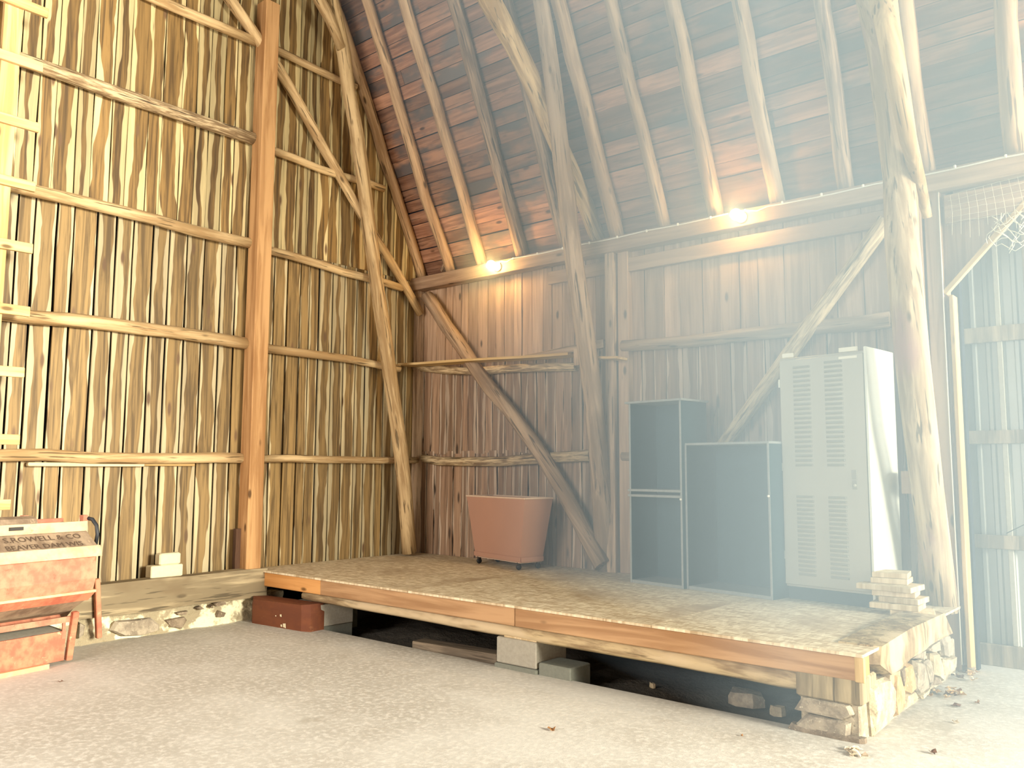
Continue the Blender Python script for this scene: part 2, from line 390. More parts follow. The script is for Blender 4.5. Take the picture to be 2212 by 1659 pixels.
EAVE_Y, EAVE_Z = 0.0, 4.02; SL = math.radians(63.6); RD = Vector((0, -math.cos(SL), math.sin(SL))); RN = Vector((0, math.sin(SL), math.cos(SL)))
# gable wall (left): dark backing sheet + separate boards
wl = abox('wall_left', -.12, -.03, -11.6, .3, -.3, 16, M_DARK, bev=0); wl['kind'] = 'structure'
yb = -5.7
while yb < -.02:
    wd = R(.135, .215) if yb < -2.6 else R(.12, .19)
    x = R(-.004, .012)
    board('plank', (x, yb+wd/2, .42), (x, yb+wd/2, 4.02+R(-.02, .02)), (1, 0, 0), wd-.020, .022, M_GABL, wl, 7, .004, .003)
    yb += wd
yb = -5.8
while yb < -.02:
    wd = R(.12, .20); x = R(.004, .018)
    top = 9.0
    board('plank', (x, yb+wd/2, 4.0), (x+R(-.005, .005), yb+wd/2+R(-.01, .01), top), (1, 0, 0), wd-.010, .022, M_GAB, wl, 9, .006, .003)
    yb += wd

# side wall (back): backing + boards in three courses
wb_ = abox('wall_back', -.2, 6.42, .03, .12, -.3, 4.0, M_DARK, bev=0); wb_['kind'] = 'structure'
def side_course(x0, x1, z0, z1, w0, w1, mat, gap=.008, jit=.006):
    x = x0
    while x < x1-.04:
        wd = min(R(w0, w1), x1-x); y = R(.004, .022)
        board('plank', (x+wd/2, y, z0+R(-.01, .01)), (x+wd/2+R(-.006, .006), y+R(-.006, .006), z1), (0, -1, 0), wd-gap, .02, mat, wb_, 6, jit, .003)
        x += wd
side_course(.02, 3.06, .44, 1.78, .09, .15, M_SIDE, .012, .007)
side_course(.02, 3.06, 1.75, 2.86, .09, .15, M_SIDE, .012, .007)
side_course(.02, 3.06, 2.84, 3.98, .11, .18, M_SIDE2, .008, .002)
side_course(3.28, 6.36, .44, 2.90, .13, .24, M_SIDE, .010, .006)
side_course(3.28, 6.36, 2.86, 3.98, .17, .26, M_SIDE2, .008, .002)
# header wall over the doorway, and wall right of it (outside the frame)
o = abox('wall_back', 6.42, 22.0, .03, .14, 3.70, 4.0, M_SIDE2, bev=0); o['kind'] = 'structure'
for i in range(3): board('plank', (6.42, .0, 3.76+i*.09), (10.6, .0, 3.76+i*.09), (0, -1, 0), .085, .02, M_SIDE2, o, 4, .002)
tag(abox('wall_back', 11.6, 22.0, .03, .14, -.3, 4.0, M_SIDE2, bev=0), kind='structure')
# roof: outer skin + boards
p0 = Vector((-.15, EAVE_Y, EAVE_Z))+RN*.17
def quad_slab(name, a, b, c_, d, th, mat, parent=None):
    a, b, c_, d = map(Vector, (a, b, c_, d)); n = (b-a).cross(d-a).normalized()*th
    V = [a, b, c_, d, a+n, b+n, c_+n, d+n]; return link(name, mesh(name, V, BF), mat, parent)
RL = 12.2
rf = quad_slab('ceiling', p0, p0+Vector((22.15, 0, 0)), p0+Vector((22.15, 0, 0))+RD*RL, p0+RD*RL, .04, M_DARK); rf['kind'] = 'structure'
ridge = p0+RD*RL
tag(quad_slab('ceiling', ridge, ridge+Vector((22.15, 0, 0)), (22.0, -11.7, 3.9), (-.15, -11.7, 3.9), .04, M_DARK), kind='structure')
tag(abox('wall_front', -.2, 22.0, -11.7, -11.6, -.3, 4.1, M_SIDE2, bev=0), kind='structure')
tag(quad_slab('wall_right', (22.0, -11.6, -.3), (22.0, .2, -.3), (22.0, .2, 4.1), (22.0, -11.6, 4.1), .05, M_SIDE2), kind='structure')
tag(quad_slab('wall_right', (22.0, -11.6, 4.1), (22.0, .2, 4.1), (22.0, ridge.y+.1, ridge.z), (22.0, ridge.y-.1, ridge.z), .05, M_SIDE2), kind='structure')
RX = [.73, 1.29, 1.88, 2.55, 3.19, 3.78, 4.33, 5.01, 5.6, 6.24, 6.88, 7.5]
s = -.12; row = 0
while s < 5.9:
    wd = R(.135, .19)
    cuts = [-.02]+sorted(random.sample([.73, 1.29, 1.88, 3.19, 3.78, 4.33, 5.01, 5.6, 6.24], random.choice([1, 2, 2])))+[7.9]
    for a, b in zip(cuts[:-1], cuts[1:]):
        q = Vector((0, EAVE_Y, EAVE_Z))+RD*(s+wd/2)+RN*(.115+R(-.004, .016))
        board('roof_board', q+Vector((a+.003, 0, 0)), q+Vector((b-.003, 0, 0))+RD*R(-.006, .006), -RN, wd-R(.003, .012), .022, M_ROOF, rf, 4, .004, .003)
    s += wd; row += 1

# ---------------------------------------------------------------- gable wall timbers
po = beam('gable_post', (.175, -2.51, .50), (.175, -2.51, 6.71), .175, .19, M_POST, None, (1, 0, 0), .008)
tag(po, 'tall squared reddish timber post standing against the board gable wall', 'post')
ord_ = ['topmost', 'second, rough with bark', 'third', 'fourth', 'lowest']
GL = [((340, -2), (553, 90), .055, M_LOG), ((50, 128), (548, 300), .066, M_BARK), ((75, 412), (541, 526), .062, M_LOG), ((0, 676), (538, 743), .068, M_LOG), ((0, 982), (523, 990), .060, M_LOG)]
for (a, b, r, m), t in zip(GL, ord_):
    A, B = gx(*a, .10), gx(*b, .10); d = (B-A)/(B.y-A.y); A2 = B+d*(-5.6-B.y)
    if A2.y < -5.3: pts = [A2, A, (A+B)/2+Vector((0, 0, R(-.02, .02))), B]
    tag(log('wall_rail', pts, r, m), f'round log rail left of the square post, {t} from the top'.replace('topmost from the top', 'topmost').replace('lowest from the top', 'lowest'), 'log rail')
GR = [[(592, 105), (680, 148), (768, 188)], [(588, 325), (690, 362), (828, 408)], [(577, 540), (700, 575), (868, 622)], [(575, 752), (700, 768), (862, 796)], [(566, 991), (700, 992), (900, 994)]]
for P_, t in zip(GR, ['highest, half in the dark', 'second from top', 'third from top', 'fourth from top, at shelf height', 'lowest']):
    tag(log('wall_rail', [gx(*p, .10) for p in P_], .048 if t[0] != 't' else .052, M_LOG), f'round log rail right of the square post, {t}', 'log rail')
tag(log('diagonal_brace', [gx(490, -10, .13), gx(600, 150, .13), gx(700, 320, .13), gx(785, 470, .13), gx(840, 560, .13), gx(908, 678, .13)], (.07, .058), M_LOG),
    'long diagonal log brace running down the gable wall to the corner', 'brace')
tag(beam('batten', gx(58, 1003, .07), gx(310, 1004, .07), .035, .055, M_LUMB, None, (1, 0, 0)), 'pale sawn batten nailed just under the lowest left rail', 'batten')
tag(beam('batten', gx(310, 1003, .06), gx(420, 1004, .06), .03, .035, M_PINE, None, (1, 0, 0)), 'thin short yellow batten continuing the pale batten under the rail', 'batten')
a = gx(510, 1228, .10); tag(board('hollow_strip', (.10, a.y, .52), (.10, a.y-.0, .93), (1, 0, 0), .10, .05, M_HOLLOW, None, 4, .006), 'dark strip standing in for a hollow left of the square post', 'board')  # dark strip placed where a dark hollow shows beside the post

# leaning crooked poles (standing on the stage, tops leaning into the room)
def xp(px, py, x): return hit(px, py, 0, x)
X1 = .30
tag(log('leaning_pole', [xp(884, 1190, X1)+Vector((0, 0, -.02))]+[xp(*p, X1) for p in ((872, 1040), (850, 860), (822, 660), (797, 480), (768, 280), (742, 120), (722, 20), (700, -60))], (.10, .085), M_LOG),
    'leaning peeled pole nearest the corner, foot on the stage by the gable wall', 'leaning pole')
tag(log('collar_pole', [xp(738, 105, X1+.03), xp(715, 45, X1+.04), xp(690, 0, X1+.05), xp(650, -70, X1+.06)], (.06, .075), M_LOG), 'short log branching up left from the top of the corner pole', 'brace')
X2 = 2.98
tag(log('leaning_pole', [xp(1312, 1232, X2)]+[xp(*p, X2) for p in ((1302, 1100), (1289, 950), (1272, 800), (1258, 690), (1240, 560), (1224, 420), (1206, 280), (1188, 130), (1168, 0), (1158, -70))], (.115, .09), M_LOG2),
    'tall crooked leaning pole in the middle, its foot on the stage beside the cart', 'leaning pole')
X2b = 2.84
tag(log('principal_log', [xp(1328, 610, X2b), xp(1285, 500, X2b), xp(1240, 385, X2b), xp(1200, 300, X2b-.02), xp(1155, 190, X2b-.06), xp(1110, 95, X2b-.06), xp(1060, 0, X2b-.06), xp(1030, -60, X2b-.06)], (.085, .12), M_LOG),
    'thick pale log crossing the middle leaning pole and rising to the roof', 'brace')
X3 = 6.22
tag(log('leaning_pole', [xp(2038, 1318, X3)]+[xp(*p, X3) for p in ((2022, 1180), (2005, 1050), (1984, 900), (1972, 780), (1960, 650), (1950, 520), (1942, 380), (1928, 240), (1910, 110), (1890, -10), (1880, -80))], (.118, .135), M_LOGR),
    'thickest leaning pole at the far right corner of the stage, reddish stained low down', 'leaning pole')
tag(log('splintered_log', [xp(2003, 470, 6.36), xp(1985, 395, 6.36), xp(1962, 300, 6.36), xp(1935, 170, 6.34), xp(1915, 60, 6.32), xp(1905, -20, 6.3)], (.035, .10), M_LOG),
    'log with a splintered lower end behind the right leaning pole', 'brace')

# ---------------------------------------------------------------- rafters
ry = [((757, 100), (915, 612), .075, M_RAFT), ((787, 0), (978, 600), .07, M_RAFT), ((882, 0), (1045, 585), .075, M_RAFT), ((985, 0), (1132, 565), .085, M_RAFB),
      ((1105, 0), (1230, 560), .08, M_RAFB), ((1212, 0), (1335, 520), .085, M_RAFT), ((1318, 0), (1438, 500), .07, M_RAFT), ((1465, 0), (1550, 480), .085, M_RAFT),
      ((1598, 0), (1682, 448), .075, M_RAFT), ((1785, 0), (1828, 415), .075, M_RAFB), ((1955, 0), (1998, 375), .085, M_RAFT), ((2190, 0), (2195, 335), .085, M_RAFT)]
names = ['nearest the gable wall', 'second from the gable wall', 'third from the gable wall, ending above the left bulb', 'fourth from the gable wall, rough and deeply grooved', 'fifth from the gable wall, half hidden behind the middle pole',
         'just right of the middle leaning pole, stout', 'slim one second right of the middle pole', 'just left of the second bulb, pale and thick', 'just right of the second bulb', 'rough barked one second right of the second bulb', 'partly hidden by the right leaning pole', 'at the right edge above the doorway']
def on_roof(px, py, off):
    d = fw + r2*((px-1106)/FPX) - u2*((py-829.5)/FPX); q = Vector((0, EAVE_Y, EAVE_Z))+RN*off
    return CAM + d*((q-CAM).dot(RN)/d.dot(RN))
for (a, b, r, m), t in zip(ry, names):
    B = on_roof(*b, .02); A = on_roof(*a, .02); d = (A-B).normalized(); d.x *= .6
    L = (A-B).length; top = B+d*(L+.8)
    tag(log('rafter_pole', [B, B+(top-B)*.35+Vector((R(-.02, .02), 0, 0)), B+(top-B)*.7+Vector((R(-.03, .03), 0, 0)), top], (r, r*.95), m), f'round roof rafter, {t}', 'rafter')
for px, py in ((967, 577), (1118, 555), (866, 408), (2092, 318)):
    q = on_roof(px, py, .07); 
tag(beam('blocking', on_roof(958, 585, .03), on_roof(972, 560, .03), .05, .1, M_RAFB, None, (0, 1, 0)), 'small wooden block beside the second rafter foot', 'block')

# ---------------------------------------------------------------- side wall timbers
tag(beam('wall_plate', (0, -.10, 3.945), (6.1, -.10, 3.945), .15, .16, M_BEAM, None, (0, 0, 1)), 'long squared plate beam carrying the rafters, bulbs screwed on it', 'beam')
tag(beam('wall_plate', (6.1, -.08, 3.94), (10.8, -.08, 3.94), .15, .17, M_BEAM, None, (0, 0, 1)), 'plate beam over the doorway, right of the right leaning pole', 'beam')
tag(beam('tie_board', (2.2, -.03, 3.74), (3.04, -.03, 3.74), .03, .15, M_BEAM), 'short board under the plate left of the middle wall post', 'board')
tag(beam('lower_plate', (3.3, -.05, 3.72), (6.1, -.05, 3.72), .06, .15, M_BEAM), 'second horizontal board under the plate right of the middle wall post', 'board')
tag(beam('lower_plate', (6.36, -.05, 3.70), (8.6, -.05, 3.70), .06, .24, M_BEAM), 'wide lintel board above the doorway, net hanging in front', 'board')
tag(beam('wall_post', (.08, -.06, .5), (.08, -.06, 3.87), .09, .10, M_LOG2, None, (0, 1, 0)), 'slim squared post in the corner of the two walls', 'post')
tag(beam('wall_post', (3.10, -.07, .5), (3.10, -.07, 3.87), .11, .14, M_LOG2, None, (0, 1, 0)), 'pale wall post behind the middle leaning pole', 'post')
tag(beam('wall_post', (3.24, -.04, .5), (3.24, -.04, 3.87), .13, .10, M_BEAM, None, (0, 1, 0)), 'darker wall post just left of the tall bookcase', 'post')
tag(beam('wall_post', (6.12, -.06, .5), (6.12, -.06, 3.87), .14, .14, M_BEAM, None, (0, 1, 0)), 'wall post behind the cabinet and the right leaning pole', 'post')
tag(log('wall_brace', [sy(922, 640, -.16), sy(1030, 800, -.16), sy(1170, 985, -.17), sy(1300, 1222, -.18)], (.085, .09), M_LOG2), 'big diagonal log brace behind the cart, corner top to pole foot', 'brace')
tag(log('wall_brace', [sy(1915, 475, -.14), sy(1790, 645, -.14), sy(1680, 800, -.14), sy(1570, 955, -.14), sy(1500, 1050, -.14)], (.075, .07), M_BARK), 'rough diagonal log brace rising behind the cabinet to the right', 'brace')
tag(log('wall_rail', [sy(915, 990, -.08), sy(1000, 998, -.08), sy(1130, 994, -.08), sy(1278, 984, -.08)], (.055, .068), M_BARK), 'bark covered log rail on the side wall behind the cart', 'log rail')
tag(log('wall_rail', [sy(880, 792, -.06), sy(1000, 800, -.06), sy(1130, 797, -.06), sy(1245, 792, -.06)], (.06, .055), M_BARK), 'dark log rail directly under the long shelf board', 'log rail')
tag(log('wall_rail', [sy(1345, 748, -.08), sy(1500, 738, -.08), sy(1700, 715, -.08), sy(1925, 690, -.08)], (.062, .075), M_LOG2), 'log rail on the side wall above the bookcase and cabinet', 'log rail')
tag(log('wall_rail', [sy(1345, 986, -.08), sy(1600, 982, -.08), sy(1900, 975, -.08)], (.05, .05), M_LOG2), 'lower log rail hidden behind the bookcase, its end showing', 'log rail')
tag(log('loose_log', [sy(1135, 772, -.12), sy(1210, 760, -.12), sy(1305, 742, -.12)], (.03, .05), M_LOG2), 'loose grey log lying on the shelf towards the middle pole', 'log')
# shelf board on the wall
sh = board('shelf_board', sy(862, 787, -.25), sy(1240, 764, -.25), (0, 0, -1), .22, .028, M_PINE, None, 6, .002, .004); tag(sh, 'long slightly sagging shelf board on the side wall', 'shelf')
tag(board('shelf_board', sy(1275, 771, -.2), sy(1345, 772, -.2), (0, 0, -1), .2, .025, M_PINE, None, 3, .004, .004), 'short shelf stub right of the middle leaning pole', 'shelf')
a = sy(1246, 770, -.3); tag(abox('shelf_bracket', a.x-.03, a.x+.04, -.32, -.26, 2.66, 2.84, M_LOG2), 'small wooden cleat at the right end of the long shelf', 'bracket')
tag(abox('plate_block', 6.02, 6.2, -.30, -.18, 2.62, 2.86, M_BEAM), 'wooden block beside the right pole above the cabinet', 'block')
a = sy(1967, 1042, -.25); tag(abox('wall_block', a.x-.05, a.x+.10, -.33, -.2, a.z-.09, a.z+.09, M_BEAM), 'short wooden block between the cabinet and the right pole', 'block')

# ---------------------------------------------------------------- lights: bulbs on round bases, cable with clips
def bulb(x, label):
    y = -.178; z = 3.945; t = empty('bulb_lamp', (x, y, z), label, 'lamp', 'bulbs along the plate beam')
    Mx = Matrix.Translation((x, y, z)) @ Matrix.Rotation(math.radians(90), 4, 'X')
    lathe('lamp_base', [(.055, 0), (.055, .018), (.035, .035), (.024, .055)], M_WHITE, t, Mx)
    lathe('bulb', [(.018, .05), (.03, .066), (.048, .095), (.054, .125), (.048, .155), (.028, .172), (.004, .178)], M_BULB, t, Mx, 16)
    return t
bulb(1.56, 'lit round bulb at the left end of the cable, third rafter foot')
bulb(4.64, 'lit round bulb on the plate right of the middle pole')
b3 = bulb(7.75, 'lit round bulb over the doorway, outside the view')
b4 = bulb(10.8, 'lit round bulb beyond the doorway, outside the view')
cab_z = 4.03
t = empty('lamp_cable', (1.6, -.19, 4.0), 'white cable clipped along the plate beam between the bulbs', 'cable')
def sag(x0, x1, n, z=4.015, s=.01): return [(x0+(x1-x0)*i/n, -.185, z-s*math.sin(math.pi*((i*3.0/n) % 1))) for i in range(n+1)]
tube('cable_run', [(1.56, -.19, 3.99), (1.63, -.195, 4.0), (1.70, -.19, 3.985)]+sag(1.78, 4.5, 24, 4.01), .007, M_WHITE, t)
tube('cable_run', [(4.64, -.2, 4.0), (4.72, -.2, 3.995), (4.80, -.195, 3.975)]+sag(4.9, 7.75, 24, 4.0), .007, M_WHITE, t)
cl = None
for i in range(17):
    x = 1.8+i*.36
    if cl is None: cl = abox('cable_clip', x-.009, x+.009, -.197, -.176, 3.992, 4.02, M_WHITE, t); c0 = x
    else:
        c2 = cl.copy(); C.objects.link(c2); c2.parent = t; c2.location.x = cl.location.x+(x-c0)

# ---------------------------------------------------------------- doorway at the right: jamb, corner brace, sliding door outside
D = 'doorway'
tag(beam('door_post', (6.27, -.02, 0), (6.27, -.02, 3.87), .12, .14, M_BEAM, None, (0, 1, 0)), 'dark squared post behind the right leaning pole', 'post')
tag(beam('door_jamb', (6.385, -.03, .0), (6.385, -.03, 2.98), .035, .14, M_PINE, None, (0, 1, 0)), 'pale upright jamb board at the left side of the doorway', 'board')
tag(beam('door_jamb', (6.335, .0, .0), (6.335, .0, 3.05), .045, .10, M_LOG2, None, (0, 1, 0)), 'brownish jamb board between the dark post and the pale jamb', 'board')
tube('jamb_wire', [(6.325, -.09, 3.9), (6.325, -.09, 2.0), (6.33, -.09, .5), (6.33, -.09, .05)], .006, M_WHITE)
tag(bpy.data.objects['jamb_wire'], 'thin white wire running down the dark post by the doorway', 'wire')
tag(beam('corner_brace', (6.33, -.06, 3.00), (6.95, -.06, 3.66), .045, .05, M_PINE, None, (0, 1, 0)), 'bright yellow diagonal strip across the doorway corner', 'brace')
tag(beam('door_header', (6.93, -.06, 3.67), (11.6, -.06, 3.67), .045, .05, M_PINE, None, (0, 0, 1)), 'yellow strip along the top of the doorway', 'board')
o = slab('corner_board', [(6.33, -.01, 3.05), (6.92, -.01, 3.66), (6.92, -.01, 3.74), (6.33, -.01, 3.74)], (0, -.02, 0), M_SIDE2); tag(o, 'dark triangular boarding filling the doorway corner', 'panel')
# sliding metal door, seen from inside
sd = empty('door_1', (6.6, .32, 0), 'grey corrugated metal sliding door behind the doorway', 'door'); sd['kind'] = 'structure'
def ribbed(name, x0, x1, z0, z1, parent):
    V, F = [], []; x = x0; xs = []
    while x < x1-1e-4:
        for dx, dy in ((0, 0), (.012, .018), (.038, .018), (.05, 0)):
            if x+dx <= x1: xs.append((x+dx, dy))
        x += .105
    xs.append((x1, 0))
    for zz in (z0, z1):
        for a_, b_ in xs: V.append((a_, .35-b_, zz))
    n = len(xs)
    for i in range(n-1): F.append((i, i+1, n+i+1, n+i))
    F += [(f[3], f[2], f[1], f[0]) for f in []]
    m_ = mesh(name, V, F)
    o = link(name, m_, M_TIN, parent); md = o.modifiers.new('thick', 'SOLIDIFY'); md.thickness = .004; return o
ribbed('metal_panel', 6.0, 6.90, .06, .98, sd); ribbed('metal_panel', 6.0, 6.90, .98, 1.85, sd); ribbed('metal_panel', 6.0, 6.90, 1.85, 2.72, sd); ribbed('metal_panel', 6.0, 6.90, 2.72, 3.9, sd)
ribbed('metal_panel', 6.90, 7.5, .06, 1.66, sd)
def girt(z, h, x1=6.88):
    abox('door_girt', 6.0, x1, .285, .325, z, z+h, M_OLD, sd)
girt(.0, .17, 7.5); girt(.93, .11, 7.5); girt(1.78, .11); girt(2.62, .13)
abox('door_stile', 6.84, 6.89, .27, .33, 1.55, 3.9, M_OLD, sd); abox('door_stile', 6.62, 6.66, .30, .335, 0.17, 3.9, M_CMU, sd)
abox('door_edge_post', 6.895, 6.93, .27, .36, 1.0, 3.9, M_CMU, sd)
tube('door_wire', [(6.62, .28, 1.06), (6.86, .28, 1.2)], .004, M_IRON, sd)
# ground outside
tag(abox('ground_outside', 2, 30, .36, 30, -.32, -.02, M_FLOOR, bev=0), kind='structure')
# hanging string net
t = empty('string_net', (6.85, -.12, 3.6), 'tangled pale string net hanging in the doorway corner', 'net')
for i in range(9):
    x0 = 6.70+i*.03; L_ = R(.18, .34)
    pts = [(x0+R(-.01, .01)+.05*math.sin(j*.9+i), -.10+R(-.01, .01), 3.62-(.26-i*.02 if i < 7 else .1)*.2-L_*j/6) for j in range(7)]
    tube('net_strand', pts, .0028, M_ROPE, t, 4)
for i in range(5):
    z0 = 3.52-i*.055
    tube('net_strand', [(6.72+j*.045, -.105, z0-.035*math.sin(j*1.3+i)+R(-.008, .008)) for j in range(6)], .0026, M_ROPE, t, 4)
t = empty('string_net', (6.6, -.12, 3.8), 'fine net strings stretched under the plate over the doorway', 'net')
for i in range(9):
    tube('net_strand', [(6.42+i*.06, -.115, 3.80+i*.006), (6.43+i*.062, -.112, 3.66+R(-.02, .01)), (6.42+i*.065, -.115, 3.48+R(-.06, .05))], .0011, M_ROPE, t, 4)
for i in range(6):
    tube('net_strand', [(6.40+j*.12, -.113, 3.80-i*.045+.01*j*(1-i*.25)+R(-.005, .005)) for j in range(6)], .0011, M_ROPE, t, 4)

# ---------------------------------------------------------------- stage
DK = .50; PX0, PX1, PY0, PY1 = .06, 6.34, -2.42, -.03
st = empty('stage', (3.2, -1.2, 0), 'low wooden stage with a chipboard deck along the side wall', 'stage')
abox('deck_sheet', PX0, 2.50, PY0, PY1, DK-.018, DK, M_OSB, st, 0); abox('deck_sheet', 2.504, 4.94, PY0, PY1, DK-.018, DK, M_OSB, st, 0); abox('deck_sheet', 4.944, PX1, PY0, PY1, DK-.018, DK, M_OSB, st, 0)
for px_a, px_b, m in ((None, 692, M_RIMO), (692, 1112, M_RIM), (1112, None, M_RIM)):
    xa = PX0+.1 if px_a is None else hit(px_a, 1250, 1, PY0+.02).x; xb = PX1-.03 if px_b is None else hit(px_b, 1300, 1, PY0+.02).x
    beam('rim_board', (xa+.003, PY0+.035, DK-.09), (xb-.003, PY0+.035, DK-.09), .035, .14, m, st)
log('under_beam', [(.9, PY0+.10, .30), (2.6, PY0+.10, .295), (4.4, PY0+.095, .29), (6.0, PY0+.09, .285)], (.05, .065), M_HEWN, st, 8, .25, .004, .10)
for i in range(11): beam('joist', (.5+i*.55, PY0+.06, DK-.09), (.5+i*.55, PY1-.04, DK-.09), .045, .14, M_OLD, st)
abox('corner_beam', 5.93, 6.32, PY0+.02, PY0+.30, .20, .355, M_SILL, st, .012)
abox('rim_end', 6.285, 6.325, PY0+.02, PY0+.16, .36, .478, M_RIMO, st)
abox('rim_edge', 6.29, 6.345, PY0-.0, PY0+.03, .34, .482, M_PINE, st)

# stone footing at the right end, with the hewn sill over it
fo = abox('stone_footing', 5.95, 6.30, -2.38, -.15, -.02, .26, M_MORT, None, .01); tag(fo, 'rubble stone footing under the right end of the stage', 'stone footing')
def zq(X, Y): return 1860+X/4.148, 1200+Y/4.148
def spoly(pts, x): return [hit(*zq(*p), 0, x) for p in pts]
SP = [([(95,1200),(170,1120),(250,1090),(300,1200),(295,1400),(260,1520),(130,1640),(110,1400)], M_STP, .07), ([(300,1060),(350,1060),(385,1230),(385,1370),(320,1450),(300,1300)], M_STT, .06),
      ([(380,1000),(440,960),(480,1050),(485,1200),(440,1250),(385,1220)], M_STT, .06), ([(485,940),(570,960),(600,1100),(600,1190),(540,1250),(500,1200)], M_STG, .065),
      ([(580,960),(620,930),(650,1080),(640,1150),(608,1150)], M_STG, .05), ([(640,880),(700,870),(740,1000),(735,1130),(690,1090),(650,1070)], M_STP, .06),
      ([(720,720),(810,715),(822,860),(790,920),(735,900),(715,800)], M_STG, .06), ([(750,930),(800,930),(850,900),(845,1000),(800,1070),(745,1080)], M_STP, .05),
      ([(660,1080),(700,1100),(740,1160),(650,1165)], M_STD, .06), ([(400,1255),(480,1215),(520,1270),(470,1330),(400,1370)], M_STP, .05),
      ([(590,850),(640,800),(705,760),(712,850),(640,870)], M_STG, .05), ([(455,930),(520,865),(580,850),(570,940),(520,925)], M_STG, .045), ([(360,1030),(400,985),(400,1100),(385,1180)], M_STD, .03),
      ([(545,1255),(600,1200),(640,1165),(600,1240),(560,1290)], M_STP, .04)]
for pts, m, e in SP: slab('stone', [q_-Vector((e, 0, 0)) for q_ in spoly(pts, 6.335)], (e, 0, 0), m, fo, .25, .2)
# front face stones of the pier
for pts, m in (([(5.92,.03),(6.10,.0),(6.24,.02),(6.25,.10),(6.0,.11)], M_STG), ([(5.92,.12),(6.2,.11),(6.27,.15),(6.25,.20),(5.97,.20)], M_STG), ([(5.86,-.02),(6.33,-.02),(6.33,.03),(5.9,.04)], M_STD)):
    slab('stone', [(x, -2.37, z) for x, z in pts], (0, -.045, 0), m, fo, .2, .2)
hb = slab('hewn_sill', [q_-Vector((.24, 0, 0)) for q_ in spoly([(150,990),(160,815),(450,650),(740,500),(815,640),(815,690),(720,750),(620,800),(570,850),(450,930),(360,1020),(240,1080)], 6.35)], (.24, 0, 0), M_HEWN, None, .03, .05, .05)
tag(hb, 'pale axe-hewn sill timber on the stone footing under the deck edge', 'beam')
hb2 = slab('hewn_block', spoly([(50,1040),(155,995),(165,1100),(60,1170)], 6.2), (.13, 0, 0), M_HEWN, None, .02, .05, .06); tag(hb2, 'small hewn timber end under the orange board at the stage corner', 'block')

# blocks under the stage
def cmu(name, x0, x1, y0, y1, z0, z1, m, label, rz=0, hollow=False):
    t = empty(name, ((x0+x1)/2, (y0+y1)/2, z0), label, 'block', None, rz)
    W, D_, H = x1-x0, y1-y0, z1-z0
    if not hollow:
        link('block_body', box_me('block_body', W, D_, H, .008), m, t, PW[t.name].copy())
    else:
        V, F = [], []; e = .03
        xs = [-W/2, -W/2+e, -e/2, e/2, W/2-e, W/2] if W > .3 else [-W/2, -W/2+e, W/2-e, W/2]
        ys = [-D_/2, -D_/2+e, -e/2, e/2, D_/2-e, D_/2] if D_ > .3 else [-D_/2, -D_/2+e, D_/2-e, D_/2]
        for zz in (0, H):
            for y_ in ys:
                for x_ in xs: V.append((x_, y_, zz))
        nx_, ny_ = len(xs), len(ys); N = nx_*ny_
        solid = lambda i, j: 0 <= i < nx_-1 and 0 <= j < ny_-1 and (i % 2 == 0 or j % 2 == 0)
        for j in range(ny_-1):
            for i in range(nx_-1):
                if not solid(i, j): continue
                a_ = j*nx_+i; b_ = a_+1; c_ = a_+nx_+1; d_ = a_+nx_
                F.append((a_, d_, c_, b_)); F.append((a_+N, b_+N, c_+N, d_+N))
                if not solid(i, j-1): F.append((a_, b_, b_+N, a_+N))
                if not solid(i, j+1): F.append((c_, d_, d_+N, c_+N))
                if not solid(i-1, j): F.append((d_, a_, a_+N, d_+N))
                if not solid(i+1, j): F.append((b_, c_, c_+N, b_+N))
        link('block_body', mesh('block_body', V, F), m, t, PW[t.name].copy())
    return t
def X(px, py, y): return hit(px, py, 1, y).x
xa, xb = X(633, 1300, -2.36), X(694, 1310, -2.36)
cmu('concrete_block', xa, xb, -2.36, -1.97, .03, .235, M_CMU, 'hollow concrete block left under the stage, upper one behind the red box', 0, True)
cmu('concrete_block', xa+.02, xb-.01, -2.35, -1.96, -.14, .03, M_CMUD, 'concrete block left under the stage, lower one of the pair')
cmu('concrete_block', .55, .85, -1.95, -1.6, -.14, .2, M_CMUD, 'dark concrete block deep under the left end of the stage')
xa, xb = X(1072, 1400, -2.37), X(1158, 1400, -2.37)
cmu('concrete_block', xa, xb, -2.37, -1.98, .035, .235, M_CMU, 'pale upper concrete block holding up the middle of the stage')
cmu('concrete_block', xa-.015, xb+.01, -2.38, -1.97, -.14, .033, M_CMUD, 'grey lower concrete block under the pale one mid stage')
xa, xb = X(1163, 1440, -2.36), X(1232, 1450, -2.36)
cmu('concrete_block', xa, xb, -2.36, -2.10, -.12, .09, M_CMUD, 'small grey block lying right of the middle stage support')
tag(beam('old_timber', fz(885, 1400, -.02)+Vector((0, .1, 0)), fz(1068, 1432, -.02)+Vector((0, .1, 0)), .16, .12, M_OLD), 'old squared timber lying on the dirt under the stage', 'beam')
sh_ = tag(abox('support_shim', X(1090, 1360, -2.35), X(1160, 1360, -2.35), -2.36, -2.1, .235, .25, M_LUMB), 'thin pale wood shim on top of the pale concrete block', 'shim')
for (px, py, r, t, m) in ((1682, 1538, .055, 'pale broken stone lying on the dirt under the stage right part', M_STP), (1610, 1515, .13, 'flat grey slab lying on the dirt under the stage', M_STG), (1765, 1562, .06, 'flat brown stone near the right pier under the stage', M_STD), (1410, 1483, .025, 'tiny pale pebble on the dirt under the stage', M_STP)):
    c = fz(px, py, -.1); n = 7; pts = [c+Vector((math.cos(6.283*i/n)*r*R(.8, 1.2), math.sin(6.283*i/n)*r*R(.7, 1.1), -.02)) for i in range(n)]
    tag(slab('loose_stone', pts, (0, 0, .03+r*.35), m, None, .2, .3), t, 'stone')
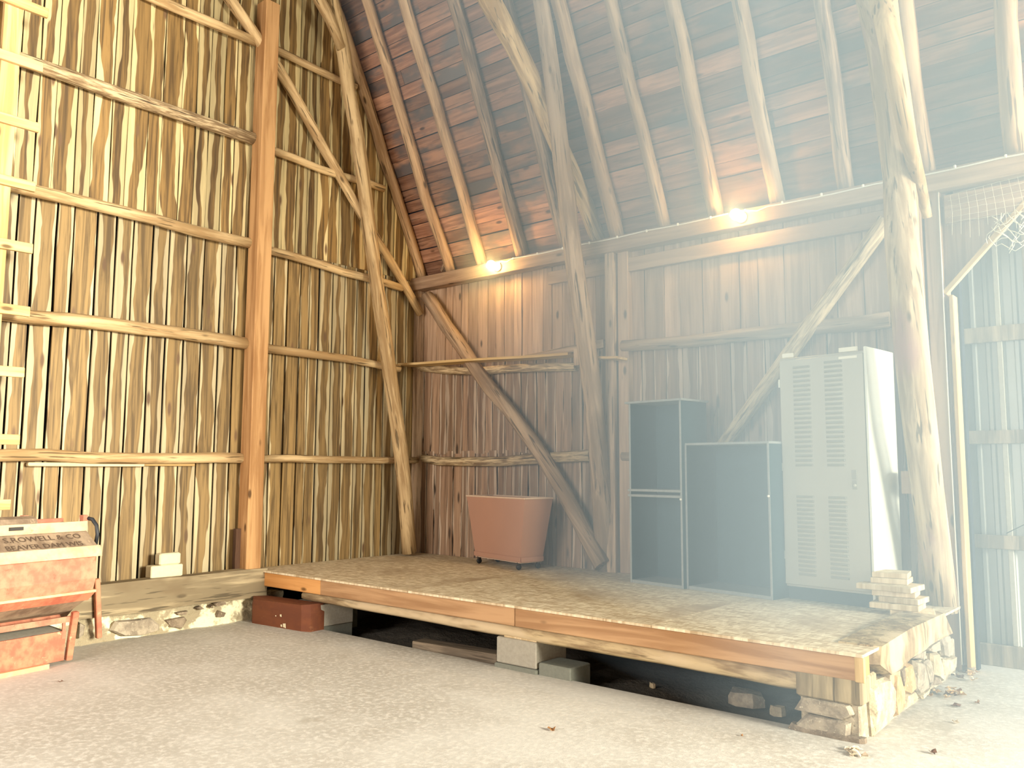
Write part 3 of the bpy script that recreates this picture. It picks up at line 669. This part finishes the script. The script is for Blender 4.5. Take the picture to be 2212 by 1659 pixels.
# rust red box in the left corner
RB = [fz(530, 1338), fz(560, 1351), fz(612, 1362), fz(650, 1363), fz(670, 1352)]
b0 = fz(545, 1346); b1 = fz(650, 1364); ax = (b1-b0).normalized(); nn = Vector((-ax.y, ax.x, 0))
base = [b0, b1, b1+nn*.03+ax*.10, b1+nn*.2+ax*.10, b0+nn*.2-ax*.05, b0+nn*.06-ax*.09]
t = slab('red_box', base, (0, 0, .245), M_RUST, None, 0, 0, .03); tag(t, 'rust-red painted box with chipped paint in front of the concrete block', 'box')
for u, z_, s_ in ((.60, .12, .012), (.68, .03, .022), (.62, .025, .012), (.5, .11, .006)):
    p = b0.lerp(b1, u)-nn*.006+Vector((0, 0, z_)); slab('paint_chip', [p+ax*s_+Vector((0, 0, -s_)), p+ax*s_*.7+Vector((0, 0, s_)), p-ax*s_+Vector((0, 0, s_*.8)), p-ax*s_*.8+Vector((0, 0, -s_*.7))], -nn*.003, M_BRICK, t)

# gable foundation: sill timber, limewashed rubble, bricks
V, F = [], []; nx, nz = 90, 8
for j in range(nz+1):
    for i in range(nx+1):
        yy = -5.6+3.5*i/nx; zz = -.04+.29*j/nz
        V.append((.20+.035*math.sin(i*.7+j)*math.cos(j*1.3+i*.31)+R(-.014, .014)+(.035*(1-j/nz)), yy, zz+R(-.006, .006)))
n0 = len(V)
for i in range(nx+1): V.append((-.02, -5.6+3.5*i/nx, .25))
for j in range(nz):
    for i in range(nx): a_ = j*(nx+1)+i; F.append((a_, a_+1, a_+nx+2, a_+nx+1))
for i in range(nx): a_ = nz*(nx+1)+i; F.append((a_, a_+1, n0+i+1, n0+i))
fd = link('gable_footing', mesh('gable_footing', V, F, True), M_PLAS); tag(fd, 'limewashed rubble footing under the gable wall sill', 'stone footing')
def z3(X_, Y_): return 160+X_/5.53, 1180+Y_/5.53
for pts, m in (([(1050,880),(1130,860),(1300,840),(1330,880),(1270,980),(1120,960)], M_STD), ([(1190,790),(1330,765),(1310,810),(1210,815)], M_STD), ([(1650,680),(1780,630),(1785,690),(1670,715)], M_STD), ([(1665,845),(1700,760),(1790,790),(1760,840)], M_STD),
               ([(1430,735),(1480,705),(1535,745),(1480,750)], M_STD), ([(400,1000),(470,890),(720,870),(900,850),(1000,930),(1000,1000),(800,1060),(560,1070)], M_STG), ([(40,900),(110,940),(90,1060),(20,1100)], M_STG), ([(1590,720),(1620,685),(1630,735)], M_STD)):
    slab('stone', [gx(*z3(*p), .215) for p in pts], (.04, 0, 0), m, fd, .3, .5)
sl = board('gable_sill', (.15, -5.6, .375), (.15, -2.37, .375), (1, 0, 0), .285, .155, M_SILL, None, 8, .008, .006); tag(sl, 'heavy weathered sill timber at the foot of the gable wall', 'beam')
sl2 = board('gable_sill', (.10, -2.37, .40), (.10, -.1, .40), (1, 0, 0), .18, .1, M_SILL, None, 5, .006); tag(sl2, 'sill timber of the gable wall hidden behind the stage end', 'beam')
y0, y1 = gx(326, 1240, .25).y, gx(395, 1240, .25).y
t = tag(abox('brick', .14, .25, y0, y1, .519, .519+.115, M_BRICK, None, .008), 'pale brick on the sill, lower one with a chipped face', 'brick', 'two bricks on the sill')
y2, y3 = gx(345, 1210, .25).y, gx(391, 1210, .25).y
tag(abox('brick', .15, .25, y2, y3, .634, .634+.11, M_BRICK, None, .012), 'pale brick stacked on top of the chipped brick', 'brick', 'two bricks on the sill')

# ---------------------------------------------------------------- ladder at the left edge
LX = .36
t = empty('ladder', (LX, -5.2, 0), 'tall homemade ladder of nailed pine rungs at the left edge', 'ladder')
A = xp(32, -30, LX); B = xp(-14, 620, LX); d = (B-A)/(B.z-A.z); Bt = B+d*(.02-B.z)
beam('side_rail', Bt, A-(d*-1.2), .14, .05, M_PINE, t, (1, 0, 0), .004)
beam('side_rail', Bt+Vector((0, -.62, 0)), A-(d*-1.2)+Vector((0, -.62, 0)), .14, .05, M_PINE, t, (1, 0, 0), .004)
for px, py in ((103, 30), (92, 147), (84, 277), (76, 405), (70, 538), (64, 674), (52, 805), (42, 950), (22, 1090)):
    e_ = xp(px, py, LX+.045)
    beam('rung', (LX+.045, e_.y-.95, e_.z+R(-.01, .01)), (LX+.045, e_.y, e_.z), .035, .085, M_PINE, t, (0, 0, 1), .004)

# ---------------------------------------------------------------- fanning mill at lower left
P0 = fz(152, 1430); ang = math.radians(9.6); e1 = Vector((-math.sin(ang), math.cos(ang), 0)); e2 = Vector((math.cos(ang), math.sin(ang), 0))
ml = empty('fanning_mill', P0, 'old red wooden grain fanning mill at the lower left', 'machine', None, ang)
def on_end(px, py, off=0.0):
    d = fw + r2*((px-1106)/FPX) - u2*((py-829.5)/FPX); q = P0+e1*off
    p = CAM + d*((q-CAM).dot(e1)/d.dot(e1)); v_ = p-P0; return (v_.dot(e2), v_.z)
prof = {n_: on_end(*p, .0) for n_, p in dict(a=(188, 1122), b=(186, 1146), c=(212, 1180), d=(216, 1197), e=(213, 1248), f=(206, 1275), g=(190, 1296), h=(160, 1318), i=(120, 1332)).items()}
def mpt(u, y_, z_): return P0+e2*u+e1*y_+Vector((0, 0, z_))
LN = 1.75
def prism(name, poly, y0_, y1_, mat, parent=ml):
    n = len(poly); V = [(u, y0_, z_) for u, z_ in poly]+[(u, y1_, z_) for u, z_ in poly]
    F = [tuple(range(n)), tuple(range(2*n-1, n-1, -1))]+[(i, n+i, n+(i+1) % n, (i+1) % n) for i in range(n)]
    ar = sum(poly[i][0]*poly[(i+1) % n][1]-poly[(i+1) % n][0]*poly[i][1] for i in range(n))
    if ar < 0: F = [tuple(reversed(f)) for f in F]
    return link(name, mesh(name, V, F), mat, parent, PW[ml.name].copy())
pc, pd, pe, pf, pg, ph_, pi_, pb, pa = (prof[q] for q in 'cdefghiba')
back = pc[0]-.62
def off(p, du, dz=0): return (p[0]+du, p[1]+dz)
prism('drum', [off(pb, -.02, .0), off(pc, -.02), off(pe, -.02), off(pf, -.02), off(pg, -.02), off(ph_, -.01, .01), off(pi_, -.02, .01), (back+.25, pi_[1]-.01), (back+.05, pg[1]), (back, pe[1]), (back, pc[1]), (back+.12, pb[1])], -LN, -.01, M_REDP)
prism('name_panel', [pb, off(pc, 0), off(pc, -.02, -.01), off(pb, -.02, -.01)], -LN, 0, M_MILL)
prism('batten', [off(pc, .01, .01), off(pd, .012, -.012), off(pd, -.02, -.012), off(pc, -.025, .0)], -LN, .012, M_MILLW)
prism('batten', [off(pf, .004, .006), off(pf, .006, -.012), off(pf, -.03, -.012), off(pf, -.03, .01)], -LN, .004, M_MILLW)
prism('lower_band', [off(pf, .0, -.012), off(pg, .0), off(pg, -.03), off(pf, -.03, -.012)], -LN, .0, M_RED)
prism('drum_underside', [off(pg, -.0, 0), off(ph_, 0), off(pi_, 0), (back+.25, pi_[1]-.02), (back+.05, pg[1]), off(pg, -.03, .02)], -LN+.02, -.03, M_MILL)
ztop = pa[1]
prism('top_rail', [off(pb, .012, .0), (pb[0]+.012, ztop-.012), (pb[0]-.02, ztop-.012), off(pb, -.02, 0)], -LN, 0, M_MILLW)
prism('top_rail', [(back+.1, pb[1]), (back+.1, ztop), (back+.13, ztop), (back+.13, pb[1])], -LN, 0, M_REDP)
prism('hopper_wall', [(back+.13, pb[1]-.02), (pb[0]-.02, pb[1]-.02), (pb[0]-.02, ztop-.03), (back+.13, ztop-.03)], -.03, 0, M_REDD)
prism('corner_post', [(pb[0]-.05, ztop-.05), (pb[0]+.0, ztop-.05), (pb[0]+.0, ztop+.035), (pb[0]-.05, ztop+.035)], -.03, .01, M_REDP)
prism('corner_post', [(back+.08, ztop-.05), (back+.13, ztop-.05), (back+.13, ztop+.035), (back+.08, ztop+.035)], -.33, -.29, M_REDP)
prism('hopper_roll', [(back+.30+.09*math.cos(q*.785), ztop-.02+.06*math.sin(q*.785)) for q in range(8)], -LN, -.36, M_MILL)
prism('latch', [(pb[0]+.012, ztop-.03), (pb[0]+.03, ztop-.03), (pb[0]+.03, ztop-.055), (pb[0]+.012, ztop-.055)], -.62, -.52, M_IRON)
# legs and lower box
zlb, zlt = .03, pi_[1]-.075; zr = pi_[1]+.02
beam('leg', mpt(.0, -.02, .02), mpt(.06, -.02, zr+.05), .05, .045, M_RED, ml, tuple(e2))
beam('leg', mpt(.0, -LN+.05, .0), mpt(.0, -LN+.05, zr+.04), .05, .045, M_RED, ml, tuple(e2))
beam('leg', mpt(-.5, -.02, .0), mpt(-.56, -.02, zr+.25), .05, .045, M_REDD, ml, tuple(e2))
beam('leg', mpt(-.5, -LN+.05, .0), mpt(-.56, -LN+.05, zr+.25), .05, .045, M_REDD, ml, tuple(e2))
prism('side_board', [(.0, zlb+.0), (.022, zlb+.0), (.03, zlt), (.008, zlt)], -LN, -.07, M_RED)
prism('side_board', [(-.50, zlb), (-.48, zlb), (-.48, zlt), (-.50, zlt)], -LN, -.12, M_REDD)
prism('bottom_board', [(-.50, zlb), (.0, zlb), (.0, zlb+.02), (-.50, zlb+.02)], -LN, -.12, M_REDD)
prism('end_board', [(-.50, zlb), (.0, zlb), (.008, zlt), (-.50, zlt)], -.14, -.12, M_REDD)
prism('tray', [(-.5, zlt-.02), (.01, zlt-.02), (.01, zlt+.0), (-.5, zlt+.05)], -LN, -.07, M_CMU)
prism('upper_rail', [(.012, zr-.03), (.035, zr-.03), (.035, zr+.015), (.012, zr+.015)], -LN, -.02, M_REDP)
prism('hanger', [(.02, zlt-.06), (.03, zlt-.06), (.03, zr), (.02, zr)], -.10, -.075, M_REDP)
prism('skid', [(.04, -.0), (.08, -.0), (.08, .035), (.04, .035)], -LN, -.22, M_MILLW)
beam('skid_brace', mpt(-.04, -LN+.1, .03), mpt(-.02, -.15, .06), .06, .03, M_OLD, ml)
# crank leg behind
beam('support_leg', gx(213, 1378, .36), gx(209, 1250, .36), .045, .05, M_RED, ml, (1, 0, 0))
# belt
pts = [mpt(back+.42+.17*math.sin(q*.22), -.0+.02*q/8, ztop+.02-.30*(1-math.cos(q*.22))) for q in range(9)]
tube('drive_belt', [mpt(pb[0]-.02-.0, .01, ztop+.01), mpt(pb[0]+.03, .03, ztop+.0), mpt(pb[0]+.06, .05, ztop-.05), mpt(pb[0]+.07, .055, ztop-.12), mpt(pb[0]+.06, .05, ztop-.2)], .016, M_BLACK, ml, 8)
# faint stencilled lettering on the slanting panel
def text_on(s_, loc, ex, ey, size, parent, mat, name='lettering', ext=.0008):
    cu = bpy.data.curves.new(name, 'FONT'); cu.body = s_; cu.size = size; cu.extrude = ext; cu.resolution_u = 2
    tmp = bpy.data.objects.new('tmp', cu); C.objects.link(tmp); dg = bpy.context.evaluated_depsgraph_get(); dg.update()
    me = bpy.data.meshes.new_from_object(tmp.evaluated_get(dg)); bpy.data.objects.remove(tmp)
    ez = Vector(ex).cross(Vector(ey)); M = Matrix.Translation(loc) @ Matrix((ex, ey, ez)).transposed().to_4x4()
    me.materials.clear(); return link(name, me, mat, parent, M)
dn = (Vector((pb[0], 0, pb[1]))-Vector((pc[0], 0, pc[1]))); ln = math.hypot(dn.x, dn.z); dn /= ln
ey = (e2*dn.x+Vector((0, 0, dn.z))).normalized(); ez = e1.cross(ey)
def pp(u, v_): return mpt(pc[0]+dn.x*v_*ln, u, pc[1]+dn.z*v_*ln)+ez*.004
text_on('S.ROWELL & CO', pp(-.68, .55), e1, ey, .082, ml, M_INK)
text_on('BEAVER DAM WIS', pp(-.70, .12), e1, ey, .075, ml, M_INK)

# ---------------------------------------------------------------- tapered cart on castors
cc = fz(1124, 1217, .56); ct = empty('fibre_cart', (cc.x, cc.y, .5), 'tapered brown fibreboard cart on castors near the corner', 'cart')
bl, bc, br = fz(1027, 1200, .585), fz(1124, 1215, .585), fz(1172, 1196, .585)
h_ = .62
bl = Vector((bl.x, bl.y, .585)); fr = (bl-bc); sd_ = (br-bc); 
if fr.length < .2: fr = Vector((-.6, 0, 0))
sdn = Vector((-fr.y, fr.x, 0)).normalized(); sdn = sdn if sdn.y > 0 else -sdn
WF = fr.length; fn = fr.normalized(); DP = .29
bb = [bc, bc+fn*WF, bc+fn*WF+sdn*DP, bc+sdn*DP]
cen = sum(bb, Vector())/4
ztp = hit(1128, 1077, 1, bc.y-.05).z
tp = [cen+(p-cen)*1.30+Vector((0, 0, 0)) for p in bb]; tp = [Vector((p.x, p.y, ztp)) for p in tp]
tp[0] = tp[0]  # near corner
for i, nm in enumerate(('side_panel', 'side_panel', 'side_panel', 'side_panel')):
    a_, b_ = bb[i], bb[(i+1) % 4]; c_, d_ = tp[(i+1) % 4], tp[i]
    quad_slab(nm, a_, b_, c_, d_, .006, M_CART, ct)
quad_slab('bottom_panel', bb[0]-Vector((0, 0, .0)), bb[1], bb[2], bb[3], .01, M_CARTD, ct)
for i in range(4):
    a_, b_ = tp[i], tp[(i+1) % 4]; beam('rim', a_+(a_-b_)*.01, b_+(b_-a_)*.01, .02, .018, M_CARTD, ct)
    lo_ = [cen+(p-cen)*1.04 for p in bb]; beam('base_band', lo_[i]+Vector((0, 0, .025)), lo_[(i+1) % 4]+Vector((0, 0, .025)), .014, .055, M_CART, ct)
for p in bb:
    q = cen+(p-cen)*.88; w_ = lathe('castor', [(.01, -.011), (.028, -.011), (.031, 0), (.028, .011), (.01, .011)], M_BLACK, ct, Matrix.Translation((q.x, q.y, .531)) @ Matrix.Rotation(1.57, 4, 'Y') @ Matrix.Rotation(.3, 4, 'X'), 14)
    link('castor_fork', box_me('castor_fork', .03, .035, .04, .004), M_IRON, ct, Matrix.Translation((q.x, q.y, .548)))

# ---------------------------------------------------------------- bookcases
def open_case(name, fl, fr_, depth, z0, z1, shelves, label, top_over=0, stacked=False):
    """open-fronted case; fl, fr_ are front bottom corners"""
    ax_ = (fr_-fl); W = ax_.length; rz = math.atan2(ax_.y, ax_.x)
    t = empty(name, (fl.x, fl.y, z0), label, 'shelf unit', None, rz); M = PW[t.name].copy(); T = .02; H = z1-z0
    def bx_(nm, x0, x1, y0, y1, za, zb, m): return link(nm, box_me(nm, x1-x0, y1-y0, zb-za, .002), m, t, M @ Matrix.Translation(((x0+x1)/2, (y0+y1)/2, za)))
    bx_('side_panel', 0, T, 0, depth, 0, H, M_TEAL); bx_('side_panel', W-T, W, 0, depth, 0, H, M_TEAL)
    bx_('back_panel', T, W-T, depth-.01, depth, 0, H, M_TEAL); bx_('bottom_board', T, W-T, .0, depth-.01, 0.0, .03, M_TEALE)
    bx_('top_board', -top_over, W+top_over, -top_over, depth, H, H+.02, M_TEALE)
    for z_ in shelves: bx_('shelf', -.015, W-.005, -.01, depth-.01, z_, z_+.022, M_TEALE)
    bx_('front_edge', 0, T, -.004, .0, 0, H, M_TEALE); bx_('front_edge', W-T, W, -.004, .0, 0, H, M_TEALE)
    return t, M, W
fl = fz(1362, 1258, .5); fr_ = fz(1477, 1273, .5)
ztop = .5+ (hit(1357, 873, 1, fl.y).z-.5); zm = hit(1357, 1062, 1, fl.y).z
t, M, W = open_case('tall_bookcase', fl, fr_, .40, .5, ztop, [zm-.5-.045, zm-.5+.005], 'tall narrow dark bookcase with pale top and double middle shelf', .03)
for dz in (0, .012):
    pass
fl2 = fz(1484, 1272, .5); fr2 = fz(1670, 1297, .5); zt2 = hit(1484, 962, 1, fl2.y).z
t2, M2, W2 = open_case('wide_bookcase', fl2, fr2, .45, .5, zt2, [], 'wide low dark open case between the tall bookcase and cabinet', .0)
for (T_, M_, x_, z_) in ((t, M, W-.01, (zt2-.5)*.62), (t2, M2, W2-.01, (zt2-.5)*.66)):
    lathe('knob', [(.004, 0), (.010, .003), (.010, .012), (.004, .016)], M_WHITE, T_, M_ @ Matrix.Translation((x_, -.004, z_)) @ Matrix.Rotation(1.5708, 4, 'X'), 10)
link('pale_strip', box_me('pale_strip', .5, .03, .012), M_TEALE, t2, M2 @ Matrix.Translation((.50, .36, zt2-.5+.021)))

# ---------------------------------------------------------------- electrical cabinet
fr_ = fz(1893, 1316, .5); fl = fz(1697, 1292, .5)
fl = Vector((fl.x, fl.y, .5)); axv = (fr_-fl); rz = math.atan2(axv.y, axv.x); CW = axv.length
hR = hit(1866, 748, 1, fr_.y).z-.5
kb = empty('metal_cabinet', (fl.x, fl.y, .5), 'tall beige metal electrical cabinet with louvred door', 'cabinet', None, rz); M = PW[kb.name].copy(); CDp = .52
def kx(nm, x0, x1, y0, y1, za, zb, m, bev=.003, par=kb): return link(nm, box_me(nm, x1-x0, y1-y0, zb-za, bev), m, par, M @ Matrix.Translation(((x0+x1)/2, (y0+y1)/2, za)))
HB = .10
kx('plinth', .02, CW-.02, .02, CDp-.02, 0, HB, M_CABK)
kx('body', .0, CW-.022, .022, CDp, HB, hR-.03, M_CAB)
kx('side_panel', CW-.022, CW, -.004, CDp, .012, hR, M_CABS)
dr = kx('door', .005, CW-.028, -.003, .020, HB+.02, hR-.05, M_CAB, .004)
lw = .155
lv = None
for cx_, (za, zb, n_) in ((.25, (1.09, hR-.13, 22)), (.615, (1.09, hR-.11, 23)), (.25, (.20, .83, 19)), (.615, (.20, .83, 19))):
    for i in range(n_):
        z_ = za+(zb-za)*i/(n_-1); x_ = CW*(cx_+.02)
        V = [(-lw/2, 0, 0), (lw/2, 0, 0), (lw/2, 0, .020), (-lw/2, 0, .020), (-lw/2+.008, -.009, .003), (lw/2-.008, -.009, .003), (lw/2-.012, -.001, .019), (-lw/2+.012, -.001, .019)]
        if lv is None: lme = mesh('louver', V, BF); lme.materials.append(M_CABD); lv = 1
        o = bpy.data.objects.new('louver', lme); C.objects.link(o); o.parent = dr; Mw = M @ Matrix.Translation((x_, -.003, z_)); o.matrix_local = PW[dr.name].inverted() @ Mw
kx('handle', CW*.80, CW*.855, -.010, -.003, .99, 1.06, M_CABD, .002, dr); kx('lock', CW*.80, CW*.855, -.009, -.003, .91, .98, M_CABD, .002, dr)
lathe('lock_barrel', [(.014, 0), (.014, .004), (.008, .006)], M_CAB, dr, M @ Matrix.Translation((CW*.83, -.009, .94)) @ Matrix.Rotation(1.5708, 4, 'X'), 12)
kx('label_plate', CW*.70, CW*.90, -.005, -.003, hR-.085, hR-.065, M_LABEL, 0, dr)
kx('top_tag', CW*.70, CW*.90, .0, .02, hR-.028, hR+.008, M_LABEL); kx('top_tag', CW*.04, CW*.17, .0, .02, hR-.028, hR+.008, M_LABEL)
for z_ in (hR-.28, 1.05, .32): kx('hinge', -.012, .004, -.002, .016, z_, z_+.07, M_CABS)
# ---------------------------------------------------------------- lumber offcuts
sx0 = fz(1982, 1322, .5)
LB = [(-.24, .02, .30, .26, 0.10), (-.05, .0, .26, .30, -.05), (-.20, .01, .36, .30, .08), (-.14, .02, .30, .28, .0), (-.30, .04, .36, .30, .12), (-.24, .12, .26, .24, .05), (-.24, .14, .27, .22, .02)]
lay = [(1900, 1303, 0), (1, 1, 1)]
z_ = .5
LBS = [(6.16, -.75, .30, .22, .30, 'lowest, its bright end at the deck edge'), (6.07, -.78, .34, .24, .05, 'second from the bottom'), (6.10, -.72, .28, .26, -.04, 'third from the bottom, pushed out right'), (6.04, -.70, .30, .24, .12, 'fourth from the bottom'),
       (6.00, -.70, .40, .30, -.06, 'widest board near the middle'), (5.99, -.62, .26, .24, .10, 'second from the top'), (5.985, -.60, .25, .24, .16, 'topmost with a notched corner')]
for (x_, y_, sx_, sy_, rz_, t_) in LBS:
    th = .040; o = link('lumber_offcut', box_me('lumber_offcut', sx_, sy_, th, .003), M_LUMB, None, Matrix.Translation((x_, y_, z_)) @ Matrix.Rotation(rz_, 4, 'Z'))
    tag(o, f'pale lumber offcut beside the cabinet, {t_}', 'board', 'lumber offcuts stacked by the cabinet'); z_ += th+.001

# ---------------------------------------------------------------- dry leaves
def leaf(p, s, m, label=None, group=None):
    n = 11; V = [(0, 0, .006)]; a0 = R(0, 6.28)
    for i in range(n):
        r_ = s*(1 if i % 2 == 0 else R(.45, .7))*R(.8, 1.1); a = a0+6.283*i/n
        V.append((math.cos(a)*r_, math.sin(a)*r_*.7, .003+abs(math.cos(a-a0))*s*R(.2, .75)))
    F = [(0, 1+i, 1+(i+1) % n) for i in range(n)]
    o = link('dry_leaf', mesh('dry_leaf', V, F), m, None, Matrix.Translation(p) @ Matrix.Rotation(R(0, 6), 4, 'Z'))
    md = o.modifiers.new('t', 'SOLIDIFY'); md.thickness = .0012
    return tag(o, label, 'leaf', group)
for px, py, s, m, lb in ((1192, 1578, .035, 0, 'single brown curled leaf on the open concrete in front of the stage'), (1925, 1547, .03, 0, 'dark single leaf on the concrete right of the footing corner'),
                         (2065, 1527, .04, 3, 'dark curled leaf with a pale edge right of the footing'), (2065, 1562, .03, 2, 'small grey leaf between the dark leaves at right'), (2015, 1628, .03, 3, 'dark brown leaf near the bottom right'),
                         (2075, 1503, .06, 1, 'large folded tan leaf near the leaf heap'), (2110, 1520, .03, 0, 'reddish brown leaf furthest right on the concrete'), (1603, 1591, .014, 0, 'tiny leaf scrap on the floor before the stage'),
                         (130, 1474, .02, 3, 'small dark leaf scrap on the floor by the mill')):
    leaf(fz(px, py), s, M_LEAF[m], lb)
for (cx_, cy_, wx, wy, n_, g_) in ((2035, 1502, 34, 8, 13, 'dry leaves heaped beside the footing stones'), (2085, 1458, 28, 16, 20, 'dry leaves drifted against the jamb'), (1855, 1628, 22, 8, 7, 'pale leaves at the front corner of the footing')):
    for i in range(n_):
        p = fz(cx_+R(-wx, wx), cy_+R(-wy, wy)); p.z = R(.0, .03) if n_ > 8 else 0
        mi = random.choice([0, 1, 1, 2, 3]) if n_ > 8 else 2; cw = ('brown', 'tan', 'pale', 'dark')[mi]
        leaf(p, R(.025, .045), M_LEAF[mi], {34: f'dry {cw} leaf in the low heap beside the footing stones', 28: f'dry {cw} leaf in the drift against the doorway jamb', 22: 'pale crumbled leaf at the front corner of the stone footing'}[wx], g_)

# ---------------------------------------------------------------- added haze standing in for lens glare
k = bpy.data.materials.new('glare_veil'); k.use_nodes = True; nt = k.node_tree; nt.nodes.clear()
vo = nt.nodes.new('ShaderNodeVolumePrincipled'); ou = nt.nodes.new('ShaderNodeOutputMaterial'); nt.links.new(vo.outputs[0], ou.inputs['Volume'])
vo.inputs['Color'].default_value = (.70, .90, 1.0, 1); vo.inputs['Density'].default_value = .21; vo.inputs['Anisotropy'].default_value = -0.2
# added scattering wedge in place of lens glare, thinning out towards the corner
pl = [(.9, -.035), (9.6, -.035), (9.6, -2.6), (6.6, -3.9)]
V = []; n = 4
for z_, yb_, dx in ((.02, 0, 0), (3.85, 0, -.3), (8.2, -2.15, -.9)):
    V += [(pl[0][0]+dx, pl[0][1]+yb_, z_), (pl[1][0], pl[1][1]+yb_, z_), (pl[2][0], pl[2][1]+(1.4 if z_ < 1 else 0), z_), (pl[3][0]+dx*.3-(.5 if z_ < 1 else 0), pl[3][1]+(1.0 if z_ < 1 else 0), z_)]
F = [(3, 2, 1, 0), (8, 9, 10, 11)]+[(k_*4+i, k_*4+(i+1) % 4, k_*4+4+(i+1) % 4, k_*4+4+i) for i in range(4) for k_ in range(2)]
import bmesh
hm = mesh('veil', V, F); bm_ = bmesh.new(); bm_.from_mesh(hm); bmesh.ops.triangulate(bm_, faces=bm_.faces); bmesh.ops.recalc_face_normals(bm_, faces=bm_.faces); bm_.to_mesh(hm); bm_.free()
hz = link('veil', hm, k); tag(hz, 'thin added haze in the air, thickest towards the bright doorway', 'veil', None, 'stuff')
